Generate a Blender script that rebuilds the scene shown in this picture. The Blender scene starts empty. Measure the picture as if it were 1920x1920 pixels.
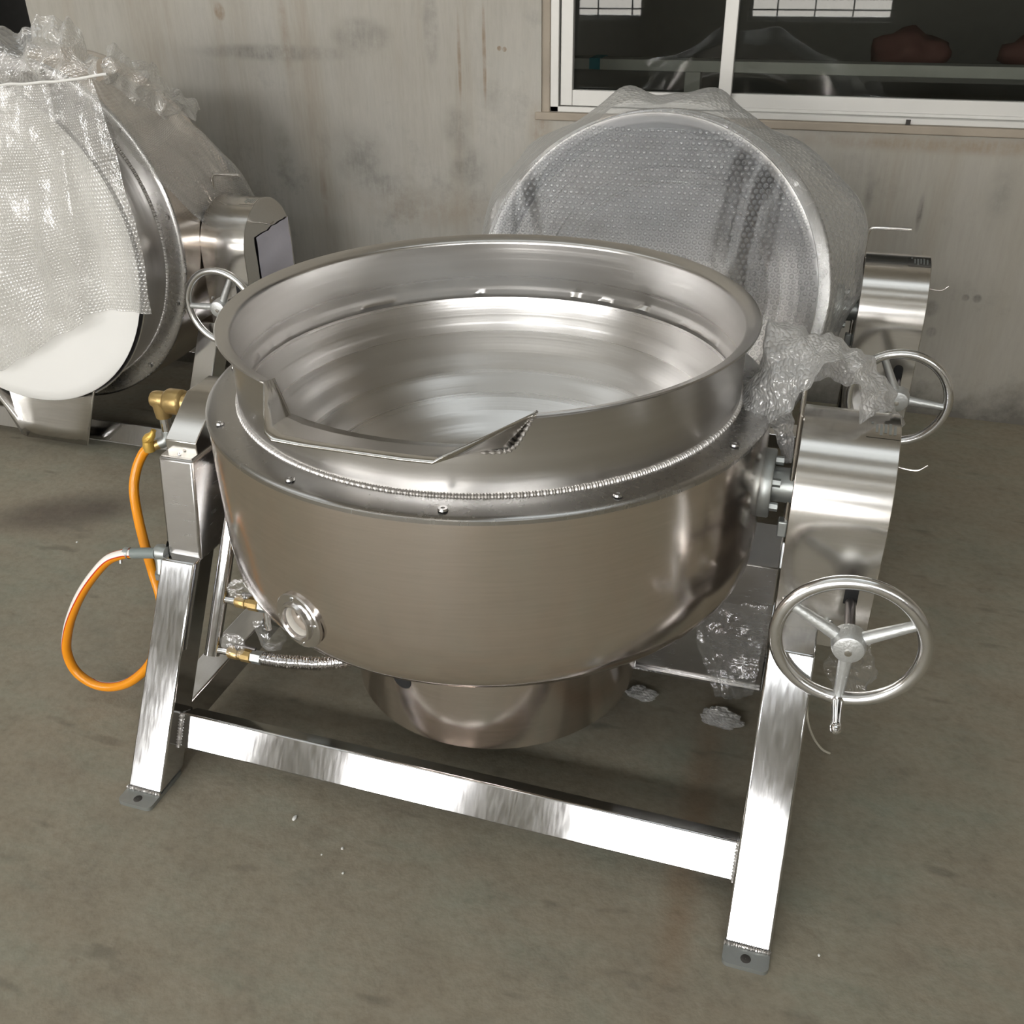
import bpy, bmesh, math, random
from mathutils import Vector, Matrix, noise
random.seed(7)
D = bpy.data
C = bpy.context.scene.collection
SC = bpy.context.scene
PI = math.pi

# ------------------------------------------------------------------ camera
cam_data = D.cameras.new('camera')
cam = D.objects.new('camera', cam_data)
C.objects.link(cam)
CP, CYAW, CROLL = 0.5312, 0.3188, -0.0146
F_ = Vector((-math.sin(CYAW) * math.cos(CP), math.cos(CYAW) * math.cos(CP), -math.sin(CP)))
R_ = Vector((math.cos(CYAW), math.sin(CYAW), 0))
U_ = R_.cross(F_)
R2 = math.cos(CROLL) * R_ + math.sin(CROLL) * U_
U2 = -math.sin(CROLL) * R_ + math.cos(CROLL) * U_
cam.matrix_world = Matrix(((R2.x, U2.x, -F_.x, 0.62), (R2.y, U2.y, -F_.y, -1.7526), (R2.z, U2.z, -F_.z, 1.6296), (0, 0, 0, 1)))
cam_data.sensor_width = 36
cam_data.lens = 36 * 1843.8 / 1920
cam_data.clip_start = 0.02
SC.camera = cam

# ------------------------------------------------------------------ daylight
EXPOSURE = 1.08
SKY = 12.0
w = D.worlds.new('daylight')
SC.world = w
w.use_nodes = True
wt = w.node_tree
wt.nodes.clear()
wo = wt.nodes.new('ShaderNodeOutputWorld')
bg = wt.nodes.new('ShaderNodeBackground')
tc = wt.nodes.new('ShaderNodeTexCoord')
sp = wt.nodes.new('ShaderNodeSeparateXYZ')
rp = wt.nodes.new('ShaderNodeValToRGB')
wt.links.new(tc.outputs['Generated'], sp.inputs[0])
mr = wt.nodes.new('ShaderNodeMapRange')
mr.inputs[1].default_value = -1
mr.inputs[2].default_value = 1
wt.links.new(sp.outputs['Z'], mr.inputs[0])
wt.links.new(mr.outputs[0], rp.inputs[0])
e = rp.color_ramp.elements
e[0].position = 0.0; e[0].color = (0.30, 0.28, 0.25, 1)
e[1].position = 1.0; e[1].color = (0.86, 0.94, 1.0, 1)
k = e.new(0.49); k.color = (0.42, 0.40, 0.37, 1)
k = e.new(0.53); k.color = (1.0, 0.975, 0.945, 1)
wt.links.new(rp.outputs[0], bg.inputs['Color'])
bg.inputs['Strength'].default_value = SKY
wt.links.new(bg.outputs[0], wo.inputs[0])
SC.view_settings.view_transform = 'Standard'
SC.view_settings.look = 'None'
SC.view_settings.gamma = 1.0
SC.view_settings.use_curve_mapping = False
SC.view_settings.exposure = EXPOSURE
SC.cycles.use_denoising = True
SC.cycles.max_bounces = 10
SC.cycles.diffuse_bounces = 5
SC.cycles.glossy_bounces = 5
SC.cycles.transparent_max_bounces = 24
SC.cycles.sample_clamp_indirect = 12.0
SC.cycles.caustics_reflective = False

# openings: front wall (behind the viewer) windows as (x0, x1, z0, z1)
Y_FRONT, Y_BACK, Y_B2 = -7.0, 2.055, 2.255
X_L, X_R, Z_C = -9.0, 8.0, 5.0
FRONT_WIN = [(-7.2, -5.6, 0.72, 2.3), (-4.85, -4.0, 0.72, 2.2), (-2.82, -1.92, 0.72, 2.2), (-0.70, 0.92, 0.72, 2.2)]
FRONT_TOP = [(-7.2, -3.9, 3.5, 4.2), (-2.9, 0.95, 3.5, 4.2), (2.2, 6.9, 3.5, 4.2)]  # last opening is added to lift the shade behind the left rear kettle
SKYLIGHT = [(-6.0, -0.1, -4.9, -4.2), (0.1, 2.4, -4.9, -4.2), (-6.0, -0.1, -2.6, -1.9), (0.1, 2.4, -2.6, -1.9), (-6.0, -0.1, -0.95, 0.25), (0.1, 2.4, -0.95, 0.25)]
BACK_WIN = [(-4.6, -2.762, 1.03, 2.6), (-0.497, 2.3, 1.03, 2.6)]


def portal(name, loc, rot, sx, sy):
    l = D.lights.new(name, 'AREA')
    l.shape = 'RECTANGLE'
    l.size, l.size_y = sx, sy
    l.cycles.is_portal = True
    o = D.objects.new(name, l)
    C.objects.link(o)
    o.location = loc
    o.rotation_euler = rot


for (a, b, c, d) in FRONT_WIN + FRONT_TOP:
    portal('window_daylight', ((a + b) / 2, Y_FRONT - 0.1, (c + d) / 2), (PI / 2, 0, 0), b - a, d - c)
for (a, b, c, d) in SKYLIGHT:
    portal('skylight_daylight', ((a + b) / 2, (c + d) / 2, Z_C + 0.1), (0, 0, 0), b - a, d - c)


# ------------------------------------------------------------------ materials
def mat(name):
    m = D.materials.new(name)
    m.use_nodes = True
    nt = m.node_tree
    nt.nodes.clear()
    out = nt.nodes.new('ShaderNodeOutputMaterial')
    return m, nt, out


def N(nt, t, **kw):
    n = nt.nodes.new(t)
    for k, v in kw.items():
        if k in n.inputs:
            n.inputs[k].default_value = v
        else:
            setattr(n, k, v)
    return n


def MA(nt, op, a, b=None, c=None):
    n = nt.nodes.new('ShaderNodeMath')
    n.operation = op
    for i, x in enumerate((a, b, c)):
        if x is None:
            continue
        if isinstance(x, (int, float)):
            n.inputs[i].default_value = x
        else:
            nt.links.new(x, n.inputs[i])
    return n.outputs[0]


def ramp(nt, src, stops):
    r = nt.nodes.new('ShaderNodeValToRGB')
    el = r.color_ramp.elements
    while len(el) > 1:
        el.remove(el[-1])
    el[0].position = stops[0][0]
    el[0].color = (*stops[0][1], 1) if len(stops[0][1]) == 3 else stops[0][1]
    for p, c in stops[1:]:
        q = el.new(p)
        q.color = (*c, 1)
    nt.links.new(src, r.inputs[0])
    return r.outputs[0]


def mixc(nt, fac, a, b, blend='MIX'):
    n = nt.nodes.new('ShaderNodeMix')
    n.data_type = 'RGBA'
    n.blend_type = blend
    for sock, x in ((n.inputs[0], fac), (n.inputs[6], a), (n.inputs[7], b)):
        if isinstance(x, (int, float)):
            sock.default_value = x
        elif isinstance(x, tuple):
            sock.default_value = (*x, 1) if len(x) == 3 else x
        else:
            nt.links.new(x, sock)
    return n.outputs[2]


def noise_tex(nt, vec, scale, detail=4, rough=0.55, mapscale=None):
    if mapscale:
        mp = nt.nodes.new('ShaderNodeMapping')
        mp.inputs['Scale'].default_value = mapscale
        nt.links.new(vec, mp.inputs[0])
        vec = mp.outputs[0]
    n = N(nt, 'ShaderNodeTexNoise', Scale=scale, Detail=detail, Roughness=rough)
    nt.links.new(vec, n.inputs['Vector'])
    return n.outputs['Fac']


def steel(name, col=(0.60, 0.58, 0.56), rough=0.2, brush=(40, 40, 2), amt=0.12, bump=0.02, wav=0.0, aniso=0.0):
    m, nt, out = mat(name)
    t = nt.nodes.new('ShaderNodeTexCoord')
    b = N(nt, 'ShaderNodeBsdfPrincipled', Metallic=1.0, Roughness=rough)
    b.inputs['Base Color'].default_value = (*col, 1)
    f = noise_tex(nt, t.outputs['Object'], 6, 5, 0.6, brush)
    g = noise_tex(nt, t.outputs['Object'], 3, 3, 0.5)
    r = MA(nt, 'ADD', MA(nt, 'MULTIPLY', MA(nt, 'SUBTRACT', f, 0.5), amt), MA(nt, 'ADD', rough, MA(nt, 'MULTIPLY', MA(nt, 'SUBTRACT', g, 0.5), amt)))
    nt.links.new(MA(nt, 'MAXIMUM', r, 0.04), b.inputs['Roughness'])
    nt.links.new(mixc(nt, f, tuple(x * 0.9 for x in col), tuple(min(1, x * 1.08) for x in col)), b.inputs['Base Color'])
    last = None
    if bump:
        bp = N(nt, 'ShaderNodeBump', Strength=bump, Distance=0.01)
        nt.links.new(f, bp.inputs['Height'])
        last = bp
    if wav:
        bw = N(nt, 'ShaderNodeBump', Strength=wav, Distance=0.05)
        nt.links.new(noise_tex(nt, t.outputs['Object'], 2.2, 1, 0.4), bw.inputs['Height'])
        if bump:
            nt.links.new(bp.outputs[0], bw.inputs['Normal'])
        last = bw
    if last:
        nt.links.new(last.outputs[0], b.inputs['Normal'])
    nt.links.new(b.outputs[0], out.inputs[0])
    return m


def plain(name, col, rough=0.5, metal=0.0, bump=0.0, scale=60, var=0.12):
    m, nt, out = mat(name)
    t = nt.nodes.new('ShaderNodeTexCoord')
    b = N(nt, 'ShaderNodeBsdfPrincipled', Metallic=metal, Roughness=rough)
    f = noise_tex(nt, t.outputs['Object'], scale * 0.2, 4)
    nt.links.new(mixc(nt, f, tuple(x * (1 - var) for x in col), tuple(min(1, x * (1 + var)) for x in col)), b.inputs['Base Color'])
    if bump:
        bp = N(nt, 'ShaderNodeBump', Strength=bump, Distance=0.005)
        nt.links.new(noise_tex(nt, t.outputs['Object'], scale, 4), bp.inputs['Height'])
        nt.links.new(bp.outputs[0], b.inputs['Normal'])
    nt.links.new(b.outputs[0], out.inputs[0])
    return m


M = {}
M['jacket'] = steel('jacket_steel', (0.80, 0.73, 0.68), 0.17, (1.5, 1.5, 30), 0.07, 0.0, 0.015)
M['polish'] = steel('polished_steel', (0.62, 0.62, 0.625), 0.085, (30, 4, 4), 0.10, 0.0, 0.03)
M['satin'] = steel('satin_steel', (0.64, 0.62, 0.59), 0.19, (1, 30, 30), 0.08, 0.0)
M['casing'] = steel('casing_steel', (0.50, 0.485, 0.47), 0.26, (4, 4, 20), 0.08, 0.0, 0.008)
M['flange'] = steel('flange_steel', (0.52, 0.51, 0.50), 0.27, (12, 12, 2), 0.03, 0.0)
M['wheel'] = steel('handwheel_rim_metal', (0.82, 0.82, 0.82), 0.2, (10, 10, 10), 0.06, 0.0)
M['port'] = steel('port_steel', (0.70, 0.68, 0.67), 0.2, (10, 10, 10), 0.05, 0.0)
M['chrome'] = steel('chrome', (0.78, 0.78, 0.79), 0.07, (10, 10, 10), 0.05, 0.0)
M['weld'] = steel('weld_steel', (0.56, 0.54, 0.52), 0.42, (60, 60, 60), 0.1, 0.0)
M['cast'] = plain('cast_aluminium', (0.60, 0.61, 0.60), 0.42, 0.75, 0.25, 160, 0.08)
M['plate'] = plain('zinc_plate', (0.40, 0.42, 0.41), 0.42, 0.8, 0.1, 60, 0.15)
M['brass'] = plain('brass', (0.52, 0.37, 0.16), 0.36, 0.85, 0.15, 90, 0.15)
M['brass_yellow'] = plain('yellow_brass_handle', (0.62, 0.40, 0.09), 0.4, 0.5, 0.1, 90, 0.1)
M['black'] = plain('hole_shade_black', (0.008, 0.008, 0.008), 0.7)  # flat black faces stand in for the shade inside slot and holes
M['darkshaft'] = plain('dark_steel_shaft', (0.16, 0.145, 0.14), 0.4, 0.8, 0.1, 60, 0.2)
M['greyplastic'] = plain('grey_plastic', (0.20, 0.23, 0.22), 0.5)
M['white_foam'] = plain('white_foam', (0.80, 0.79, 0.76), 0.8, 0, 0.15, 12, 0.03)
M['insulation'] = plain('ceramic_wool', (0.62, 0.58, 0.52), 0.9, 0, 0.3, 80, 0.1)
M['paper'] = plain('paper', (0.76, 0.74, 0.84), 0.8, 0, 0.2, 14, 0.04)
M['pinktape'] = plain('torn_paper_edge', (0.62, 0.50, 0.47), 0.8)
M['alu'] = plain('window_aluminium', (0.60, 0.59, 0.56), 0.42, 0.25, 0.05, 20, 0.06)
M['plaster'] = plain('dirty_plaster', (0.36, 0.31, 0.25), 0.9, 0, 0.4, 30, 0.25)
M['rubber'] = plain('dark_matte', (0.05, 0.045, 0.04), 0.8)
M['wall_plain'] = plain('hall_wall_paint', (0.52, 0.50, 0.46), 0.9, 0, 0.1, 10, 0.1)
M['ceiling'] = plain('roof_sheet', (0.78, 0.77, 0.74), 0.6, 0, 0.05, 8, 0.05)
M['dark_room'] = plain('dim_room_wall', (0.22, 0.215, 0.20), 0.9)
M['bench'] = plain('pale_bench_paint', (0.52, 0.52, 0.48), 0.6)
M['teal'] = plain('teal_tape', (0.02, 0.25, 0.33), 0.6)
M['redbrown'] = plain('reddish_bundle', (0.16, 0.07, 0.06), 0.8, 0, 0.3, 20, 0.3)
M['bar'] = plain('painted_iron_bar', (0.10, 0.12, 0.15), 0.5)
M['string'] = plain('string', (0.45, 0.42, 0.34), 0.7)
M['chip'] = plain('white_chip', (0.8, 0.79, 0.75), 0.6)


def bowl_mat():
    m, nt, out = mat('bowl_inside_steel')
    t = nt.nodes.new('ShaderNodeTexCoord')
    b = N(nt, 'ShaderNodeBsdfPrincipled', Metallic=1.0, Roughness=0.24)
    s = nt.nodes.new('ShaderNodeSeparateXYZ')
    nt.links.new(t.outputs['Object'], s.inputs[0])
    rad = MA(nt, 'SQRT', MA(nt, 'ADD', MA(nt, 'MULTIPLY', s.outputs[0], s.outputs[0]), MA(nt, 'MULTIPLY', s.outputs[1], s.outputs[1])))
    cb = nt.nodes.new('ShaderNodeCombineXYZ')
    nt.links.new(rad, cb.inputs[0])
    nt.links.new(s.outputs[2], cb.inputs[1])
    f = noise_tex(nt, cb.outputs[0], 26, 3, 0.6)
    g = noise_tex(nt, cb.outputs[0], 9, 2, 0.5)
    h = MA(nt, 'ADD', f, MA(nt, 'MULTIPLY', g, 3.0))
    nt.links.new(mixc(nt, f, (0.57, 0.555, 0.54), (0.69, 0.675, 0.66)), b.inputs['Base Color'])
    nt.links.new(MA(nt, 'ADD', 0.23, MA(nt, 'MULTIPLY', f, 0.12)), b.inputs['Roughness'])
    bp = N(nt, 'ShaderNodeBump', Strength=0.06, Distance=0.02)
    nt.links.new(h, bp.inputs['Height'])
    nt.links.new(bp.outputs[0], b.inputs['Normal'])
    nt.links.new(b.outputs[0], out.inputs[0])
    return m


M['bowl'] = bowl_mat()


def film(name, pitch=0.014, base=0.28, edge=0.75, col=(0.86, 0.85, 0.82), rough=0.16, crumple=0.35, bub=0.8, cscale=9, gloss=0.5):
    m, nt, out = mat(name)
    uv = nt.nodes.new('ShaderNodeUVMap')
    tcn = nt.nodes.new('ShaderNodeTexCoord')
    sx = nt.nodes.new('ShaderNodeSeparateXYZ')
    nt.links.new(uv.outputs[0], sx.inputs[0])

    def cell(off):
        a = MA(nt, 'SUBTRACT', MA(nt, 'FRACT', MA(nt, 'ADD', MA(nt, 'DIVIDE', sx.outputs[0], pitch), off)), 0.5)
        c = MA(nt, 'MULTIPLY', MA(nt, 'SUBTRACT', MA(nt, 'FRACT', MA(nt, 'ADD', MA(nt, 'DIVIDE', sx.outputs[1], pitch * 1.732), off)), 0.5), 1.732)
        return MA(nt, 'ADD', MA(nt, 'MULTIPLY', a, a), MA(nt, 'MULTIPLY', c, c))
    d2 = MA(nt, 'MINIMUM', cell(0.0), cell(0.5))
    hgt = MA(nt, 'SQRT', MA(nt, 'MAXIMUM', MA(nt, 'SUBTRACT', 0.20, d2), 0.0))
    bp = N(nt, 'ShaderNodeBump', Strength=bub, Distance=pitch * 0.8)
    nt.links.new(hgt, bp.inputs['Height'])
    cr = noise_tex(nt, tcn.outputs['Object'], cscale, 3, 0.55)
    bc = N(nt, 'ShaderNodeBump', Strength=crumple, Distance=0.03)
    nt.links.new(cr, bc.inputs['Height'])
    nt.links.new(bp.outputs[0], bc.inputs['Normal'])
    gl = N(nt, 'ShaderNodeBsdfGlossy', Roughness=rough)
    gl.inputs['Color'].default_value = (0.95, 0.95, 0.95, 1)
    df = N(nt, 'ShaderNodeBsdfDiffuse')
    df.inputs['Color'].default_value = (*col, 1)
    tl = N(nt, 'ShaderNodeBsdfTranslucent')
    tl.inputs['Color'].default_value = (*col, 1)
    tr = N(nt, 'ShaderNodeBsdfTransparent')
    tr.inputs['Color'].default_value = (0.97, 0.97, 0.965, 1)
    for n in (gl, df, tl):
        nt.links.new(bc.outputs[0], n.inputs['Normal'])
    lw = N(nt, 'ShaderNodeLayerWeight', Blend=0.45)
    nt.links.new(bc.outputs[0], lw.inputs['Normal'])
    m1 = N(nt, 'ShaderNodeMixShader', Fac=0.45)
    nt.links.new(df.outputs[0], m1.inputs[1])
    nt.links.new(tl.outputs[0], m1.inputs[2])
    m2 = N(nt, 'ShaderNodeMixShader', Fac=gloss)
    nt.links.new(m1.outputs[0], m2.inputs[1])
    nt.links.new(gl.outputs[0], m2.inputs[2])
    fac = MA(nt, 'ADD', base, MA(nt, 'MULTIPLY', lw.outputs['Facing'], edge - base))
    m3 = N(nt, 'ShaderNodeMixShader')
    nt.links.new(fac, m3.inputs[0])
    nt.links.new(tr.outputs[0], m3.inputs[1])
    nt.links.new(m2.outputs[0], m3.inputs[2])
    nt.links.new(m3.outputs[0], out.inputs[0])
    return m


M['film_lid'] = film('bubble_wrap_lid', 0.0155, 0.05, 0.55, (0.66, 0.70, 0.77), 0.22, 0.05, 0.0)  # lid and dome colours carry the sky's blue reflection
M['film_dome'] = film('bubble_wrap_domes', 0.0155, 0.10, 0.95, (0.66, 0.73, 0.83), 0.10, 0.05, 0.0, 9, 0.6)
M['film_wrap'] = film('bubble_wrap_side', 0.0155, 0.20, 0.85, (0.95, 0.95, 0.93), 0.14, 0.25, 0.4, 9, 0.35)
M['film_bag'] = film('bubble_wrap_bag', 0.012, 0.36, 0.90, (0.95, 0.935, 0.90), 0.14, 0.25, 0.5, 9, 0.38)
M['film_scrap'] = film('bubble_wrap_scrap', 0.011, 0.50, 0.97, (0.98, 0.97, 0.95), 0.12, 0.30, 0.7, 14, 0.22)
M['film_clear'] = film('clear_film', 0.012, 0.10, 0.6, (0.8, 0.8, 0.78), 0.12, 0.5, 0.15, 14)


def glass_mat():
    m, nt, out = mat('window_glass')
    fr = N(nt, 'ShaderNodeFresnel', IOR=1.42)
    gl = N(nt, 'ShaderNodeBsdfGlossy', Roughness=0.012)
    tr = N(nt, 'ShaderNodeBsdfTransparent')
    tr.inputs['Color'].default_value = (0.78, 0.79, 0.77, 1)
    mx = N(nt, 'ShaderNodeMixShader')
    nt.links.new(fr.outputs[0], mx.inputs[0])
    nt.links.new(tr.outputs[0], mx.inputs[1])
    nt.links.new(gl.outputs[0], mx.inputs[2])
    nt.links.new(mx.outputs[0], out.inputs[0])
    return m


M['glass'] = glass_mat()


def hose_mat():
    m, nt, out = mat('orange_hose')
    uv = nt.nodes.new('ShaderNodeUVMap')
    s = nt.nodes.new('ShaderNodeSeparateXYZ')
    nt.links.new(uv.outputs[0], s.inputs[0])
    col = ramp(nt, s.outputs[1], [(0.0, (0.80, 0.29, 0.01)), (0.36, (0.80, 0.29, 0.01)), (0.365, (0.55, 0.04, 0.01)), (0.40, (0.55, 0.04, 0.01)), (0.405, (0.85, 0.80, 0.74)), (0.60, (0.85, 0.80, 0.74)), (0.605, (0.55, 0.04, 0.01)), (0.64, (0.55, 0.04, 0.01)), (0.645, (0.80, 0.29, 0.01))])
    b = N(nt, 'ShaderNodeBsdfPrincipled', Roughness=0.25)
    nt.links.new(col, b.inputs['Base Color'])
    nt.links.new(b.outputs[0], out.inputs[0])
    return m


M['hose'] = hose_mat()


def blob(nt, vec, cx, cy, sx, sy, ang, soft=0.6):
    """soft elliptical mask in the object's xy (own shape: a stain)"""
    mp = nt.nodes.new('ShaderNodeMapping')
    mp.vector_type = 'TEXTURE'
    mp.inputs['Location'].default_value = (cx, cy, 0)
    mp.inputs['Rotation'].default_value = (0, 0, ang)
    mp.inputs['Scale'].default_value = (sx, sy, 1)
    nt.links.new(vec, mp.inputs[0])
    s = nt.nodes.new('ShaderNodeSeparateXYZ')
    nt.links.new(mp.outputs[0], s.inputs[0])
    r = MA(nt, 'SQRT', MA(nt, 'ADD', MA(nt, 'MULTIPLY', s.outputs[0], s.outputs[0]), MA(nt, 'MULTIPLY', s.outputs[1], s.outputs[1])))
    mrn = N(nt, 'ShaderNodeMapRange')
    mrn.interpolation_type = 'SMOOTHSTEP'
    mrn.inputs[1].default_value = 1.0
    mrn.inputs[2].default_value = 1.0 - soft
    nt.links.new(r, mrn.inputs[0])
    return mrn.outputs[0]


def floor_mat():
    m, nt, out = mat('worn_concrete_floor')
    t = nt.nodes.new('ShaderNodeTexCoord')
    o = t.outputs['Object']
    n1 = noise_tex(nt, o, 1.6, 5, 0.6)
    n2 = noise_tex(nt, o, 7, 5, 0.65)
    n3 = noise_tex(nt, o, 45, 3, 0.6)
    n4 = noise_tex(nt, o, 3.1, 6, 0.7, (1, 2.2, 1))
    base = ramp(nt, n1, [(0.33, (0.31, 0.262, 0.195)), (0.5, (0.295, 0.265, 0.20)), (0.66, (0.25, 0.272, 0.21))])
    base = mixc(nt, MA(nt, 'MULTIPLY', MA(nt, 'GREATER_THAN', n4, 0.0), 0.55), base, ramp(nt, n4, [(0.35, (0.265, 0.20, 0.135)), (0.52, (0.30, 0.262, 0.195)), (0.68, (0.225, 0.262, 0.205))]))
    base = mixc(nt, 0.35, base, ramp(nt, n2, [(0.3, (0.15, 0.13, 0.10)), (0.5, (0.285, 0.255, 0.19)), (0.75, (0.36, 0.325, 0.255))]))
    base = mixc(nt, 0.22, base, ramp(nt, n3, [(0.3, (0.10, 0.09, 0.07)), (0.55, (0.28, 0.255, 0.20)), (0.8, (0.34, 0.32, 0.28))]))
    # oily stain on the left, rusty streak on the right
    sm = MA(nt, 'MULTIPLY', blob(nt, o, -1.66, 0.46, 0.36, 0.17, 0.5, 0.8), MA(nt, 'ADD', 0.35, MA(nt, 'MULTIPLY', n2, 0.9)))
    base = mixc(nt, MA(nt, 'MULTIPLY', sm, 0.8), base, (0.055, 0.038, 0.032))
    sr = MA(nt, 'MULTIPLY', blob(nt, o, 0.52, -0.25, 0.06, 0.62, 0.02, 0.9), n2)
    base = mixc(nt, MA(nt, 'MULTIPLY', sr, 0.7), base, (0.21, 0.10, 0.035))
    # small dark scuffs
    sc = noise_tex(nt, o, 5.5, 2, 0.5, (1, 3, 1))
    scm = ramp(nt, sc, [(0.64, (0, 0, 0)), (0.74, (1, 1, 1))])
    base = mixc(nt, MA(nt, 'MULTIPLY', scm, 0.45), base, (0.10, 0.085, 0.065))
    sc2 = ramp(nt, noise_tex(nt, o, 16, 3, 0.65, (1, 1.6, 1)), [(0.62, (0, 0, 0)), (0.72, (1, 1, 1))])
    base = mixc(nt, MA(nt, 'MULTIPLY', sc2, 0.3), base, (0.15, 0.115, 0.08))
    b = N(nt, 'ShaderNodeBsdfPrincipled', Roughness=0.62)
    b.inputs['Specular IOR Level'].default_value = 0.35
    nt.links.new(base, b.inputs['Base Color'])
    nt.links.new(MA(nt, 'ADD', 0.5, MA(nt, 'MULTIPLY', n2, 0.25)), b.inputs['Roughness'])
    bp = N(nt, 'ShaderNodeBump', Strength=0.12, Distance=0.01)
    nt.links.new(n3, bp.inputs['Height'])
    nt.links.new(bp.outputs[0], b.inputs['Normal'])
    nt.links.new(b.outputs[0], out.inputs[0])
    return m


DKG, BRN, GRN = (0.13, 0.125, 0.115), (0.24, 0.17, 0.105), (0.19, 0.18, 0.13)
MARKS = [(-1.62, 1.235, 0.42, 0.035, 0.0, 0.55, DKG, 0.7), (-1.22, 1.30, 0.13, 0.07, 0.0, 0.5, DKG, 0.5), (-0.93, 1.33, 0.035, 0.14, 0.0, 0.45, DKG, 0.5),
         (-0.82, 1.22, 0.008, 0.17, 0.0, 0.8, BRN, 0.6), (-0.72, 1.24, 0.009, 0.20, 0.0, 0.75, BRN, 0.6), (-1.55, 1.30, 0.03, 0.22, 0.0, 0.5, BRN, 0.8),
         (-0.84, 0.98, 0.07, 0.11, 0.0, 0.55, DKG, 0.9), (-0.80, 0.84, 0.10, 0.10, 0.4, 0.6, DKG, 0.9), (-1.27, 0.84, 0.15, 0.16, 0.5, 0.55, DKG, 0.95), (-1.15, 0.74, 0.12, 0.07, 0.0, 0.6, DKG, 0.9),
         (-1.62, 0.86, 0.06, 0.16, 0.0, 0.5, GRN, 0.9), (-1.45, 0.70, 0.02, 0.18, 0.0, 0.6, BRN, 0.9), (-1.0, 0.66, 0.5, 0.10, 0.0, 0.4, BRN, 0.9),
         (-0.50, 1.0, 0.06, 0.12, 0.0, 0.6, BRN, 0.9), (0.90, 0.76, 0.012, 0.07, 0.0, 0.9, DKG, 0.7), (0.72, 0.83, 0.02, 0.10, 0.0, 0.5, DKG, 0.9), (1.15, 0.84, 0.06, 0.14, 0.0, 0.4, DKG, 0.9),
         (1.0, 0.99, 0.9, 0.035, 0.0, 0.6, BRN, 0.9), (1.0, 0.42, 0.035, 0.035, 0.0, 0.7, DKG, 0.6), (1.11, 0.47, 0.014, 0.014, 0.0, 0.7, DKG, 0.5), (1.15, 0.47, 0.017, 0.017, 0.0, 0.7, DKG, 0.5), (1.02, 0.33, 0.02, 0.022, 0.0, 0.7, DKG, 0.5),
         (-0.66, 1.265, 0.009, 0.009, 0.0, 1.0, BRN, 0.4), (-0.64, 1.262, 0.009, 0.009, 0.0, 1.0, BRN, 0.4), (-1.83, 1.38, 0.025, 0.035, 0.2, 0.9, BRN, 0.4)]


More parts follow.
